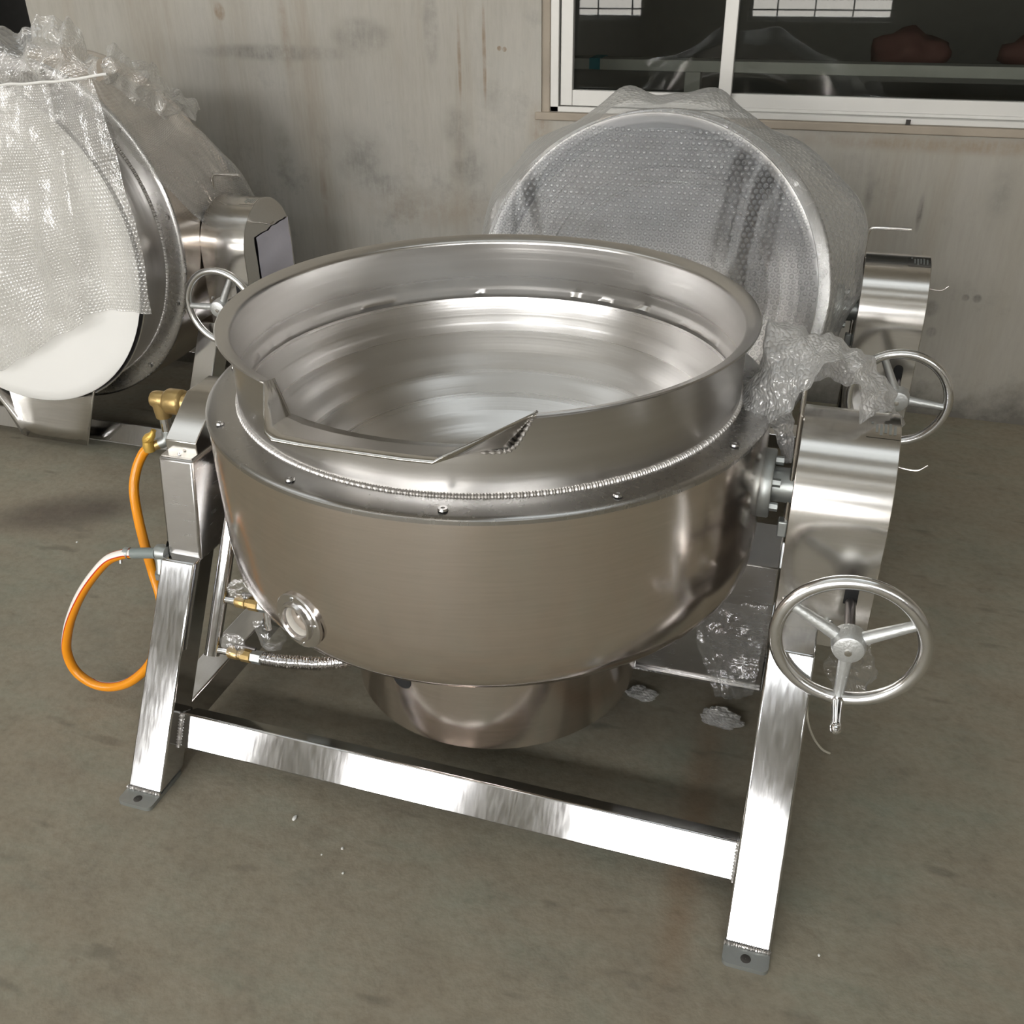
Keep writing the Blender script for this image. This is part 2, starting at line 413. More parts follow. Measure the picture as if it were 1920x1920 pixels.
def backwall_mat():
    m, nt, out = mat('streaked_concrete_wall')
    t = nt.nodes.new('ShaderNodeTexCoord')
    o = t.outputs['Object']
    s = nt.nodes.new('ShaderNodeSeparateXYZ')
    nt.links.new(o, s.inputs[0])
    cloud = noise_tex(nt, o, 1.3, 5, 0.6)
    streak = noise_tex(nt, o, 1.0, 5, 0.62, (6, 6, 0.45))
    fine = noise_tex(nt, o, 1.0, 4, 0.65, (70, 70, 9))
    patch = noise_tex(nt, o, 5, 6, 0.7)
    base = ramp(nt, cloud, [(0.3, (0.34, 0.315, 0.268)), (0.5, (0.42, 0.395, 0.35)), (0.7, (0.45, 0.44, 0.405))])
    base = mixc(nt, 0.45, base, ramp(nt, streak, [(0.30, (0.31, 0.26, 0.195)), (0.44, (0.40, 0.38, 0.33)), (0.58, (0.45, 0.435, 0.395)), (0.72, (0.40, 0.385, 0.34))]))
    base = mixc(nt, 0.14, base, ramp(nt, fine, [(0.25, (0.20, 0.19, 0.165)), (0.55, (0.45, 0.42, 0.37)), (0.8, (0.58, 0.56, 0.52))]))
    dk = ramp(nt, patch, [(0.54, (0, 0, 0)), (0.72, (1, 1, 1))])
    dk2 = ramp(nt, cloud, [(0.45, (0, 0, 0)), (0.6, (1, 1, 1))])
    base = mixc(nt, MA(nt, 'MULTIPLY', MA(nt, 'MULTIPLY', dk, dk2), 0.5), base, (0.16, 0.155, 0.14))
    # browner and darker towards the right, grime along the foot of the wall
    rgt = N(nt, 'ShaderNodeMapRange')
    rgt.inputs[1].default_value = 0.5
    rgt.inputs[2].default_value = 1.6
    nt.links.new(MA(nt, 'ADD', s.outputs[0], MA(nt, 'MULTIPLY', MA(nt, 'SUBTRACT', cloud, 0.5), 1.5)), rgt.inputs[0])
    base = mixc(nt, MA(nt, 'MULTIPLY', rgt.outputs[0], 0.55), base, (0.235, 0.205, 0.16))
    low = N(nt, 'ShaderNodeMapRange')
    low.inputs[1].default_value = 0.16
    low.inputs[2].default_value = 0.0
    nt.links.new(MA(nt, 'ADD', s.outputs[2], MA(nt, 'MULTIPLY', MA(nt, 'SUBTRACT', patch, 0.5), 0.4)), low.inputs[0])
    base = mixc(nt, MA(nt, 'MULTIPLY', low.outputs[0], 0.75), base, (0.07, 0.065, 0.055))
    # formwork joint with smudges, mould and drips (marks in the wall's own xz)
    wz = nt.nodes.new('ShaderNodeCombineXYZ')
    nt.links.new(s.outputs[0], wz.inputs[0])
    nt.links.new(s.outputs[2], wz.inputs[1])
    v = wz.outputs[0]
    brk = ramp(nt, MA(nt, 'ADD', MA(nt, 'MULTIPLY', noise_tex(nt, o, 11, 5, 0.7), 0.6), MA(nt, 'MULTIPLY', fine, 0.4)), [(0.38, (0.05, 0.05, 0.05)), (0.62, (1, 1, 1))])
    for (cx, cz, sx, sz, an, amt, colr, soft) in MARKS:
        mk = MA(nt, 'MULTIPLY', blob(nt, v, cx, cz, sx * 1.15, sz * 1.15, an, soft), brk)
        base = mixc(nt, MA(nt, 'MULTIPLY', mk, amt), base, colr)
    b = N(nt, 'ShaderNodeBsdfPrincipled', Roughness=0.75)
    b.inputs['Specular IOR Level'].default_value = 0.3
    nt.links.new(base, b.inputs['Base Color'])
    bp = N(nt, 'ShaderNodeBump', Strength=0.25, Distance=0.01)
    nt.links.new(MA(nt, 'ADD', patch, MA(nt, 'MULTIPLY', fine, 0.15)), bp.inputs['Height'])
    nt.links.new(bp.outputs[0], b.inputs['Normal'])
    nt.links.new(b.outputs[0], out.inputs[0])
    return m


M['floor'] = floor_mat()
M['backwall'] = backwall_mat()


# ------------------------------------------------------------------ mesh tools
class MB:
    def __init__(s):
        s.v, s.f, s.uv = [], [], {}

    def add(s, vs, fs, uvs=None):
        n = len(s.v)
        s.v += [tuple(v) for v in vs]
        s.f += [tuple(i + n for i in f) for f in fs]
        if uvs:
            for i, q in enumerate(uvs):
                s.uv[n + i] = q
        return s

    def box(s, x0, x1, y0, y1, z0, z1):
        vs = [(x, y, z) for x in (x0, x1) for y in (y0, y1) for z in (z0, z1)]
        return s.add(vs, [(0, 1, 3, 2), (4, 6, 7, 5), (0, 4, 5, 1), (2, 3, 7, 6), (0, 2, 6, 4), (1, 5, 7, 3)])

    def prism(s, prof, x0, x1):
        """closed (y,z) profile extruded along x"""
        n = len(prof)
        vs = [(x0, y, z) for y, z in prof] + [(x1, y, z) for y, z in prof]
        fs = [tuple(range(n))[::-1], tuple(range(n, 2 * n))]
        fs += [(i, (i + 1) % n, n + (i + 1) % n, n + i) for i in range(n)]
        return s.add(vs, fs)

    def hexa(s, a, b):
        """two quads (lists of 4 points) joined"""
        return s.add(a + b, [(3, 2, 1, 0), (4, 5, 6, 7)] + [(i, (i + 1) % 4, 4 + (i + 1) % 4, 4 + i) for i in range(4)])

    def tube(s, path, r, n=12, caps=True, rfun=None):
        path = [Vector(p) for p in path]
        m = len(path)
        up = None
        vs, uvs = [], []
        L = 0
        for i, p in enumerate(path):
            t = (path[min(i + 1, m - 1)] - path[max(i - 1, 0)]).normalized()
            if up is None:
                up = t.orthogonal().normalized()
            up = (up - t * up.dot(t)).normalized()
            sd = t.cross(up)
            if i:
                L += (p - path[i - 1]).length
            rr = rfun(i / (m - 1)) if rfun else r
            for j in range(n + 1):
                a = 2 * PI * j / n
                vs.append(p + (up * math.cos(a) + sd * math.sin(a)) * rr)
                uvs.append((L, j / n))
        k = n + 1
        fs = [(i * k + j, i * k + j + 1, (i + 1) * k + j + 1, (i + 1) * k + j) for i in range(m - 1) for j in range(n)]
        if caps:
            fs += [tuple(range(n))[::-1], tuple((m - 1) * k + j for j in range(n))]
        return s.add(vs, fs, uvs)

    def lathe(s, prof, n=64, axis='z', o=(0, 0, 0), closed=False):
        """(r, h) profile turned about an axis through o"""
        vs = []
        for r, h in prof:
            for j in range(n):
                a = 2 * PI * j / n
                c, d = r * math.cos(a), r * math.sin(a)
                q = {'z': (c, d, h), 'x': (h, c, d), 'y': (d, h, c)}[axis]
                vs.append((q[0] + o[0], q[1] + o[1], q[2] + o[2]))
        m = len(prof)
        fs = [(i * n + j, i * n + (j + 1) % n, ((i + 1) % m) * n + (j + 1) % n, ((i + 1) % m) * n + j) for i in range(m if closed else m - 1) for j in range(n)]
        return s.add(vs, fs)

    def cyl(s, r, h0, h1, n=24, axis='z', o=(0, 0, 0)):
        return s.lathe([(0.0005, h0), (r, h0), (r, h1), (0.0005, h1)], n, axis, o)

    def grid(s, rows, uvs=None):
        nr, nc = len(rows), len(rows[0])
        vs = [p for r in rows for p in r]
        fs = [(i * nc + j, i * nc + j + 1, (i + 1) * nc + j + 1, (i + 1) * nc + j) for i in range(nr - 1) for j in range(nc - 1)]
        return s.add(vs, fs, [q for r in uvs for q in r] if uvs else None)

    def build(s, name, m, parent=None, loc=(0, 0, 0), rot=(0, 0, 0), scale=None, bevel=0, ang=35, merge=False, solid=0):
        me = D.meshes.new(name)
        me.from_pydata(s.v, [], s.f)
        if s.uv:
            ul = me.uv_layers.new(name='UVMap')
            for lp in me.loops:
                ul.data[lp.index].uv = s.uv.get(lp.vertex_index, (0, 0))
        bm = bmesh.new()
        bm.from_mesh(me)
        if merge:
            bmesh.ops.remove_doubles(bm, verts=bm.verts, dist=1e-5)
        if not s.uv:
            bmesh.ops.recalc_face_normals(bm, faces=bm.faces)
        bm.to_mesh(me)
        bm.free()
        me.shade_smooth()
        me.set_sharp_from_angle(angle=math.radians(ang))
        me.materials.append(m)
        o = D.objects.new(name, me)
        C.objects.link(o)
        if parent:
            o.parent = parent
        o.location = loc
        o.rotation_euler = rot
        if scale:
            o.scale = scale
        if solid:
            md = o.modifiers.new('thickness', 'SOLIDIFY')
            md.thickness = solid
            md.offset = 0
        if bevel:
            md = o.modifiers.new('bevel', 'BEVEL')
            md.width = bevel
            md.segments = 2
            md.limit_method = 'ANGLE'
            md.angle_limit = math.radians(40)
        return o


def tag(o, label, cat, group=None):
    o['label'] = label
    o['category'] = cat
    if group:
        o['group'] = group
    return o


def empty(name, loc=(0, 0, 0)):
    o = D.objects.new(name, None)
    C.objects.link(o)
    o.location = loc
    o.empty_display_size = 0.1
    return o


def struct(o):
    o['kind'] = 'structure'
    return o


def spline(pts, n=10):
    """Catmull-Rom through points"""
    p = [Vector(q) for q in pts]
    p = [2 * p[0] - p[1]] + p + [2 * p[-1] - p[-2]]
    out = []
    for i in range(1, len(p) - 2):
        for j in range(n):
            t = j / n
            a, b, c, d = p[i - 1], p[i], p[i + 1], p[i + 2]
            out.append(0.5 * ((2 * b) + (c - a) * t + (2 * a - 5 * b + 4 * c - d) * t * t + (3 * b - a - 3 * c + d) * t ** 3))
    out.append(p[-2])
    return out


def sheet(rows, nu, nv, amp=0.01, freq=8.0, pleat=0.0, pfreq=7, seed=0, pgrow=True):
    """film sheet: spline grid through control rows with crumple noise and pleats"""
    rr = [spline(r, nu) for r in rows]
    cols = list(zip(*rr))
    cc = [spline(c, nv) for c in cols]
    g = [[cc[j][i].copy() for j in range(len(cc))] for i in range(len(cc[0]))]
    n, m = len(g), len(g[0])
    res = []
    uv = []
    wdt = sum((g[n // 2][j + 1] - g[n // 2][j]).length for j in range(m - 1))
    hgt = sum((g[i + 1][m // 2] - g[i][m // 2]).length for i in range(n - 1))
    for i in range(n):
        row, ur = [], []
        for j in range(m):
            p = g[i][j]
            du = g[i][min(j + 1, m - 1)] - g[i][max(j - 1, 0)]
            dv = g[min(i + 1, n - 1)][j] - g[max(i - 1, 0)][j]
            nn = du.cross(dv)
            nn = nn.normalized() if nn.length > 1e-9 else Vector((0, -1, 0))
            q = p * freq + Vector((seed * 3.1, seed * 1.7, seed))
            off = nn * noise.noise(q) * amp + noise.noise_vector(q * 2.3) * amp * 0.45
            if pleat:
                u = j / (m - 1)
                v = i / (n - 1)
                k = (0.35 + 0.65 * v) if pgrow else 1.0
                off += nn * pleat * k * (math.sin(2 * PI * pfreq * u + 2.2 * noise.noise(Vector((u * 3, seed, v)))) * 0.6 + 0.4 * math.sin(2 * PI * pfreq * 2.3 * u + seed))
            row.append(p + off)
            ur.append((j / (m - 1) * wdt, i / (n - 1) * hgt))
        res.append(row)
        uv.append(ur)
    return res, uv


# ------------------------------------------------------------------ the hall
def holed(mb, mapf, a0, a1, b0, b1, holes):
    """slab a x b with rectangular holes; mapf(a, b, t) gives the point, t = 0 / 1 through the thickness"""
    As = sorted({a0, a1, *[h[0] for h in holes], *[h[1] for h in holes]})
    Bs = sorted({b0, b1, *[h[2] for h in holes], *[h[3] for h in holes]})
    inh = lambda a, b: any(h[0] < a < h[1] and h[2] < b < h[3] for h in holes)
    for i in range(len(As) - 1):
        for j in range(len(Bs) - 1):
            if inh((As[i] + As[i + 1]) / 2, (Bs[j] + Bs[j + 1]) / 2):
                continue
            q = [(As[i], Bs[j]), (As[i + 1], Bs[j]), (As[i + 1], Bs[j + 1]), (As[i], Bs[j + 1])]
            mb.add([mapf(a, b, 0) for a, b in q], [(0, 1, 2, 3)])
            mb.add([mapf(a, b, 1) for a, b in q], [(3, 2, 1, 0)])
    for h in holes + [(a0, a1, b0, b1)]:
        q = [(h[0], h[2]), (h[1], h[2]), (h[1], h[3]), (h[0], h[3])]
        for i in range(4):
            a, b = q[i], q[(i + 1) % 4]
            mb.add([mapf(*a, 0), mapf(*b, 0), mapf(*b, 1), mapf(*a, 1)], [(0, 1, 2, 3)])


fl = MB().box(X_L - 0.2, X_R + 0.2, Y_FRONT - 0.2, Y_B2 + 4.2, -0.15, 0.0)
struct(fl.build('floor', M['floor']))
mb = MB()
holed(mb, lambda a, b, t: (a, Y_BACK + 0.2 * t, b), X_L, X_R, 0.0, Z_C, BACK_WIN)
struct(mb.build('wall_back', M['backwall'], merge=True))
mb = MB()
holed(mb, lambda a, b, t: (a, Y_FRONT - 0.2 * t, b), X_L, X_R, 0.0, Z_C, FRONT_WIN + FRONT_TOP)
struct(mb.build('wall_front', M['wall_plain'], merge=True))
struct(MB().box(X_L - 0.2, X_L, Y_FRONT - 0.2, Y_B2, 0, Z_C).build('wall_left', M['wall_plain']))
struct(MB().box(X_R, X_R + 0.2, Y_FRONT - 0.2, Y_B2, 0, Z_C).build('wall_right', M['wall_plain']))
mb = MB()
holed(mb, lambda a, b, t: (a, b, Z_C + 0.15 * t), X_L - 0.2, X_R + 0.2, Y_FRONT - 0.2, Y_B2, SKYLIGHT)
struct(mb.build('ceiling', M['ceiling'], merge=True))
m_, nt_, out_ = mat('skylight_sheet')
tr_ = N(nt_, 'ShaderNodeBsdfTransparent')
tr_.inputs['Color'].default_value = (0.25, 0.247, 0.242, 1)
nt_.links.new(tr_.outputs[0], out_.inputs[0])
for i, (a, b, c, d) in enumerate(SKYLIGHT):
    struct(MB().box(a, b, c, d, Z_C + 0.02, Z_C + 0.024).build('window_%d' % (i + 20), m_))
# the dim room beyond the back windows
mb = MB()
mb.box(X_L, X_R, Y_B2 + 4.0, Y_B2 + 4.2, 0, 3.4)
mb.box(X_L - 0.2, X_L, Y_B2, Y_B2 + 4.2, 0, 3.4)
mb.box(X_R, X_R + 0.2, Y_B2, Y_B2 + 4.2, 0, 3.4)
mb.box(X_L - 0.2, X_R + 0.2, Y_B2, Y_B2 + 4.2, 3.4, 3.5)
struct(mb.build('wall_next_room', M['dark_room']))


def sliding_window(idx, x0, x1, z0, z1, y, split, sash_z):
    root = struct(MB().box(x0, x1, y + 0.055, y + 0.062, z0, z1).build('window_%d' % idx, M['glass']))
    fr = MB()
    fr.box(x0 + 0.0, x0 + 0.032, y + 0.0, y + 0.1, z0, z1)
    fr.box(x1 - 0.032, x1, y + 0.0, y + 0.1, z0, z1)
    fr.box(x0, x1, y + 0.0, y + 0.1, z0, z0 + 0.02)
    fr.box(x0, x1, y + 0.03, y + 0.045, z0 + 0.02, z0 + 0.032)
    fr.box(x0, x1, y + 0.0, y + 0.1, z1 - 0.04, z1)
    struct(fr.build('frame', M['alu'], root, bevel=0.002))
    for a, b, dy in ((x0 + 0.036, split + 0.048, 0.012), (split, x1 - 0.036, 0.036)):
        s_ = MB()
        s_.box(a, a + 0.046, y + dy, y + dy + 0.024, z0 + 0.022, z1 - 0.04)
        s_.box(b - 0.046, b, y + dy, y + dy + 0.024, z0 + 0.022, z1 - 0.04)
        s_.box(a + 0.046, b - 0.046, y + dy, y + dy + 0.024, z0 + 0.022, sash_z)
        s_.box(a + 0.046, b - 0.046, y + dy, y + dy + 0.024, z1 - 0.1, z1 - 0.04)
        struct(s_.build('sash', M['alu'], root, bevel=0.002))
    return root


WY = Y_BACK + 0.012
w2 = sliding_window(2, -0.466, 2.27, 1.05, 2.58, WY, 0.152, 1.127)
struct(MB().box(-0.52, -0.466, WY - 0.004, WY + 0.10, 1.0, 2.6).build('trim_1', M['plaster'], bevel=0.004))
struct(MB().box(-0.52, 2.32, WY - 0.022, WY + 0.10, 1.022, 1.05).build('trim_2', M['plaster'], bevel=0.004))
clip = MB().box(0.80, 0.815, WY - 0.014, WY, 1.043, 1.066).box(0.785, 0.83, WY - 0.02, WY, 1.036, 1.044)
struct(clip.build('clip', M['rubber'], w2))

# front windows with iron bars (seen mirrored in the glass and the steel)
for i, (a, b, c, d) in enumerate(FRONT_WIN):
    g = MB()
    g.box(a, a + 0.05, Y_FRONT - 0.12, Y_FRONT - 0.06, c, d).box(b - 0.05, b, Y_FRONT - 0.12, Y_FRONT - 0.06, c, d)
    g.box(a, b, Y_FRONT - 0.12, Y_FRONT - 0.06, c, c + 0.05).box(a, b, Y_FRONT - 0.12, Y_FRONT - 0.06, d - 0.05, d)
    wroot = struct(g.build('window_%d' % (i + 3), M['alu']))
    g = MB()
    z = c + 0.12
    while z < d - 0.05:
        g.box(a, b, Y_FRONT - 0.05, Y_FRONT - 0.035, z - 0.008, z + 0.008)
        z += 0.11
    x = a + 0.33
    while x < b - 0.1:
        g.box(x - 0.008, x + 0.008, Y_FRONT - 0.05, Y_FRONT - 0.035, c, d)
        x += 0.42
    struct(g.build('window_bars', M['bar'], wroot))
for i, (a, b, c, d) in enumerate(FRONT_TOP):
    g = MB()
    x = a
    while x < b + 0.01:
        g.box(x - 0.03, x + 0.03, Y_FRONT - 0.12, Y_FRONT - 0.06, c, d)
        x += (b - a) / 4
    g.box(a, b, Y_FRONT - 0.12, Y_FRONT - 0.06, (c + d) / 2 - 0.025, (c + d) / 2 + 0.025)
    struct(g.build('window_%d' % (i + 9), M['alu']))
for i, yb in enumerate((-6.4, -5.7, -4.5, -3.7, -3.0, -2.2, -1.4, -0.5, 1.0)):
    struct(MB().box(X_L, X_R, yb - 0.04, yb + 0.04, Z_C - 0.16, Z_C).build('trim_%d' % (i + 4), M['ceiling']))


# ------------------------------------------------------------------ tilting kettles
ZT = 0.70            # trunnion height
ZR, ZF = 1.009, 0.855
RW, RF = 0.497, 0.5589


def make_bowl_meshes():
    out = {}
    # --- wall with the pouring notch, rolled lip and the dished inside
    z_seam = 0.862

    def top(a):
        x, y = RW * math.cos(a), RW * math.sin(a)
        if y < 0 and abs(x) < 0.225:
            if abs(x) <= 0.190:
                return 0.944
            return 0.944 + (abs(x) - 0.190) / 0.035 * (1.0 - 0.944)
        return 1.0
    angs = []
    n = 180
    for j in range(n):
        angs.append(2 * PI * j / n)
    for x in (0.225, 0.208, 0.190):
        a = math.acos(x / RW)
        angs += [2 * PI - a, PI + a]
    angs = sorted(set(round(a, 6) for a in angs))
    prof_in = []
    RS = (0.492 ** 2 + 0.345 ** 2) / (2 * 0.345)            # dished bottom: a spherical cap with faint spun rings
    for k in range(71):
        t = k / 70 * math.asin(0.492 / RS)
        rip = 0.0003 * math.sin(k * 1.05) + 0.0003 * math.sin(k * 0.63 + 1)
        rip *= min(1, (70 - k) / 8)
        prof_in.append((max(0.0005, (RS + rip) * math.sin(t)), z_seam - 0.345 + RS - (RS + rip) * math.cos(t)))
    # outside wall, lip, inside wall as angular columns
    cols = []
    for a in angs:
        tz = top(a)
        lip = 1.0 if tz >= 0.999 else 0.0
        c, s = math.cos(a), math.sin(a)
        seam = 0.0028 * noise.noise(Vector((c * 14, s * 14, 0)))
        pts = [(RW, ZF - 0.01), (RW, 0.5 * (ZF + tz)), (RW, tz - 0.010 * lip), (RW + 0.003 * lip, tz - 0.004 * lip), (RW + 0.0225 * lip, tz + 0.0045 * lip), (RW + 0.0238 * lip, tz + 0.0065 * lip), (RW + 0.0215 * lip, tz + 0.0085 * lip),
               (RW + 0.0005 * lip - 0.0005, tz + 0.0005 * lip), (RW - 0.0045, tz - 0.004 * lip), (RW - 0.005, tz - 0.009 * lip), (RW - 0.005, 0.5 * (0.895 + tz)), (RW - 0.005, 0.895 if tz > 0.93 else tz), (RW - 0.0035 + seam, 0.884), (RW - 0.009 - seam, 0.873 + seam), (RW - 0.005, z_seam)]
        pts = pts + [(r, z) for r, z in reversed(prof_in)]
        cols.append([(r * c, r * s, z - ZT) for r, z in pts])
    mb = MB()
    nc, nr = len(cols), len(cols[0])
    mb.add([p for col in cols for p in col], [(i * nr + j, ((i + 1) % nc) * nr + j, ((i + 1) % nc) * nr + j + 1, i * nr + j + 1) for i in range(nc) for j in range(nr - 1)])
    out['bowl'] = mb
    # --- spout: a sheet trough from the notch, sloping up and out
    def wall(x, z):
        return Vector((x, -math.sqrt(0.489 ** 2 - x * x), z - ZT))
    inn = [wall(0.228, 1.0), wall(0.213, 0.973)] + [wall(x, 0.946) for x in (0.198, 0.15, 0.10, 0.05, 0.0, -0.05, -0.10, -0.15, -0.198)] + [wall(-0.213, 0.973), wall(-0.228, 1.0)]
    yo, zo = -0.618, 0.992 - ZT
    outp = [Vector((0.228, -0.462, 1.006 - ZT)), Vector((0.186, -0.535, 1.001 - ZT)), Vector((0.142, yo + 0.008, zo + 0.004)), Vector((0.128, yo, zo - 0.004))] + [Vector((x, yo, zo - 0.006)) for x in (0.08, 0.04, 0.0, -0.04, -0.08)] + [Vector((-0.128, yo, zo - 0.004)), Vector((-0.142, yo + 0.008, zo + 0.004)), Vector((-0.186, -0.535, 1.001 - ZT)), Vector((-0.228, -0.462, 1.006 - ZT))]
    rows = [[a.lerp(b, t) for a, b in zip(inn, outp)] for t in (0, 0.25, 0.5, 0.75, 1.0)]
    out['spout'] = MB().grid(rows)
    # weld along the spout root, outside
    pts = []
    for x, z in ((0.227, 0.998), (0.220, 0.985), (0.211, 0.968), (0.202, 0.952), (0.191, 0.942), (0.175, 0.940), (0.15, 0.940)):
        r = RW + 0.004
        pts.append((x, -math.sqrt(r * r - x * x), z - ZT))
    sp_ = spline(pts, 14)
    mw = MB().tube(sp_, 0.006, 8, True, lambda t: 0.0034 + 0.0012 * math.sin(t * 80))
    out['spout_weld'] = mw
    mw = MB().tube([(-p.x, p.y, p.z) for p in sp_], 0.006, 8, True, lambda t: 0.0034 + 0.0012 * math.sin(t * 80))
    out['spout_weld_b'] = mw
    # --- jacket with rounded bottom
    jp = [(RF, ZF - 0.004), (RF + 0.0005, 0.80), (RF, 0.70), (RF - 0.001, 0.60), (RF - 0.006, 0.535), (RF - 0.014, 0.512), (RF - 0.026, 0.496), (RF - 0.05, 0.478), (0.46, 0.445), (0.40, 0.40), (0.345, 0.352), (0.31, 0.335)]
    out['jacket'] = MB().lathe([(r, z - ZT) for r, z in jp], 144)
    out['flange_ring'] = MB().lathe([(RW + 0.001, ZF + 0.004 - ZT), (0.52, ZF + 0.004 - ZT), (RF - 0.008, ZF - ZT), (RF - 0.001, ZF - 0.002 - ZT), (RF + 0.002, ZF - 0.005 - ZT), (RF + 0.002, ZF - 0.012 - ZT)], 144)
    # ripple weld between wall and flange
    n = 2100
    vs, fs = [], []
    for i in range(n):
        a = 2 * PI * i / n
        rr = 0.0042 + 0.0008 * math.sin(i * 2 * PI / 3.5) + 0.0006 * noise.noise(Vector((i * 0.13, 0, 0)))
        for j in range(6):
            b = -0.3 + 2.2 * j / 5
            vs.append(((RW + rr * math.cos(b) * 1.4) * math.cos(a), (RW + rr * math.cos(b) * 1.4) * math.sin(a), ZF + 0.003 - ZT + rr * math.sin(b) * 1.5))
    for i in range(n):
        for j in range(5):
            fs.append((i * 6 + j, ((i + 1) % n) * 6 + j, ((i + 1) % n) * 6 + j + 1, i * 6 + j + 1))
    out['weld_bead'] = MB().add(vs, fs)
    # --- burner skirt under the jacket, with a round pipe hole (dark insert ring)
    skp = [(0.325, 0.36), (0.326, 0.33), (0.325, 0.30), (0.325, 0.15), (0.322, 0.148), (0.322, 0.30)]
    out['burner_skirt'] = MB().lathe([(r, z - ZT) for r, z in skp], 96)
    return out


BOWL = make_bowl_meshes()


def arc_pts(r, a0, a1, n, cy=0, cz=0):
    return [(cy + r * math.cos(a0 + (a1 - a0) * i / n), cz + r * math.sin(a0 + (a1 - a0) * i / n)) for i in range(n + 1)]


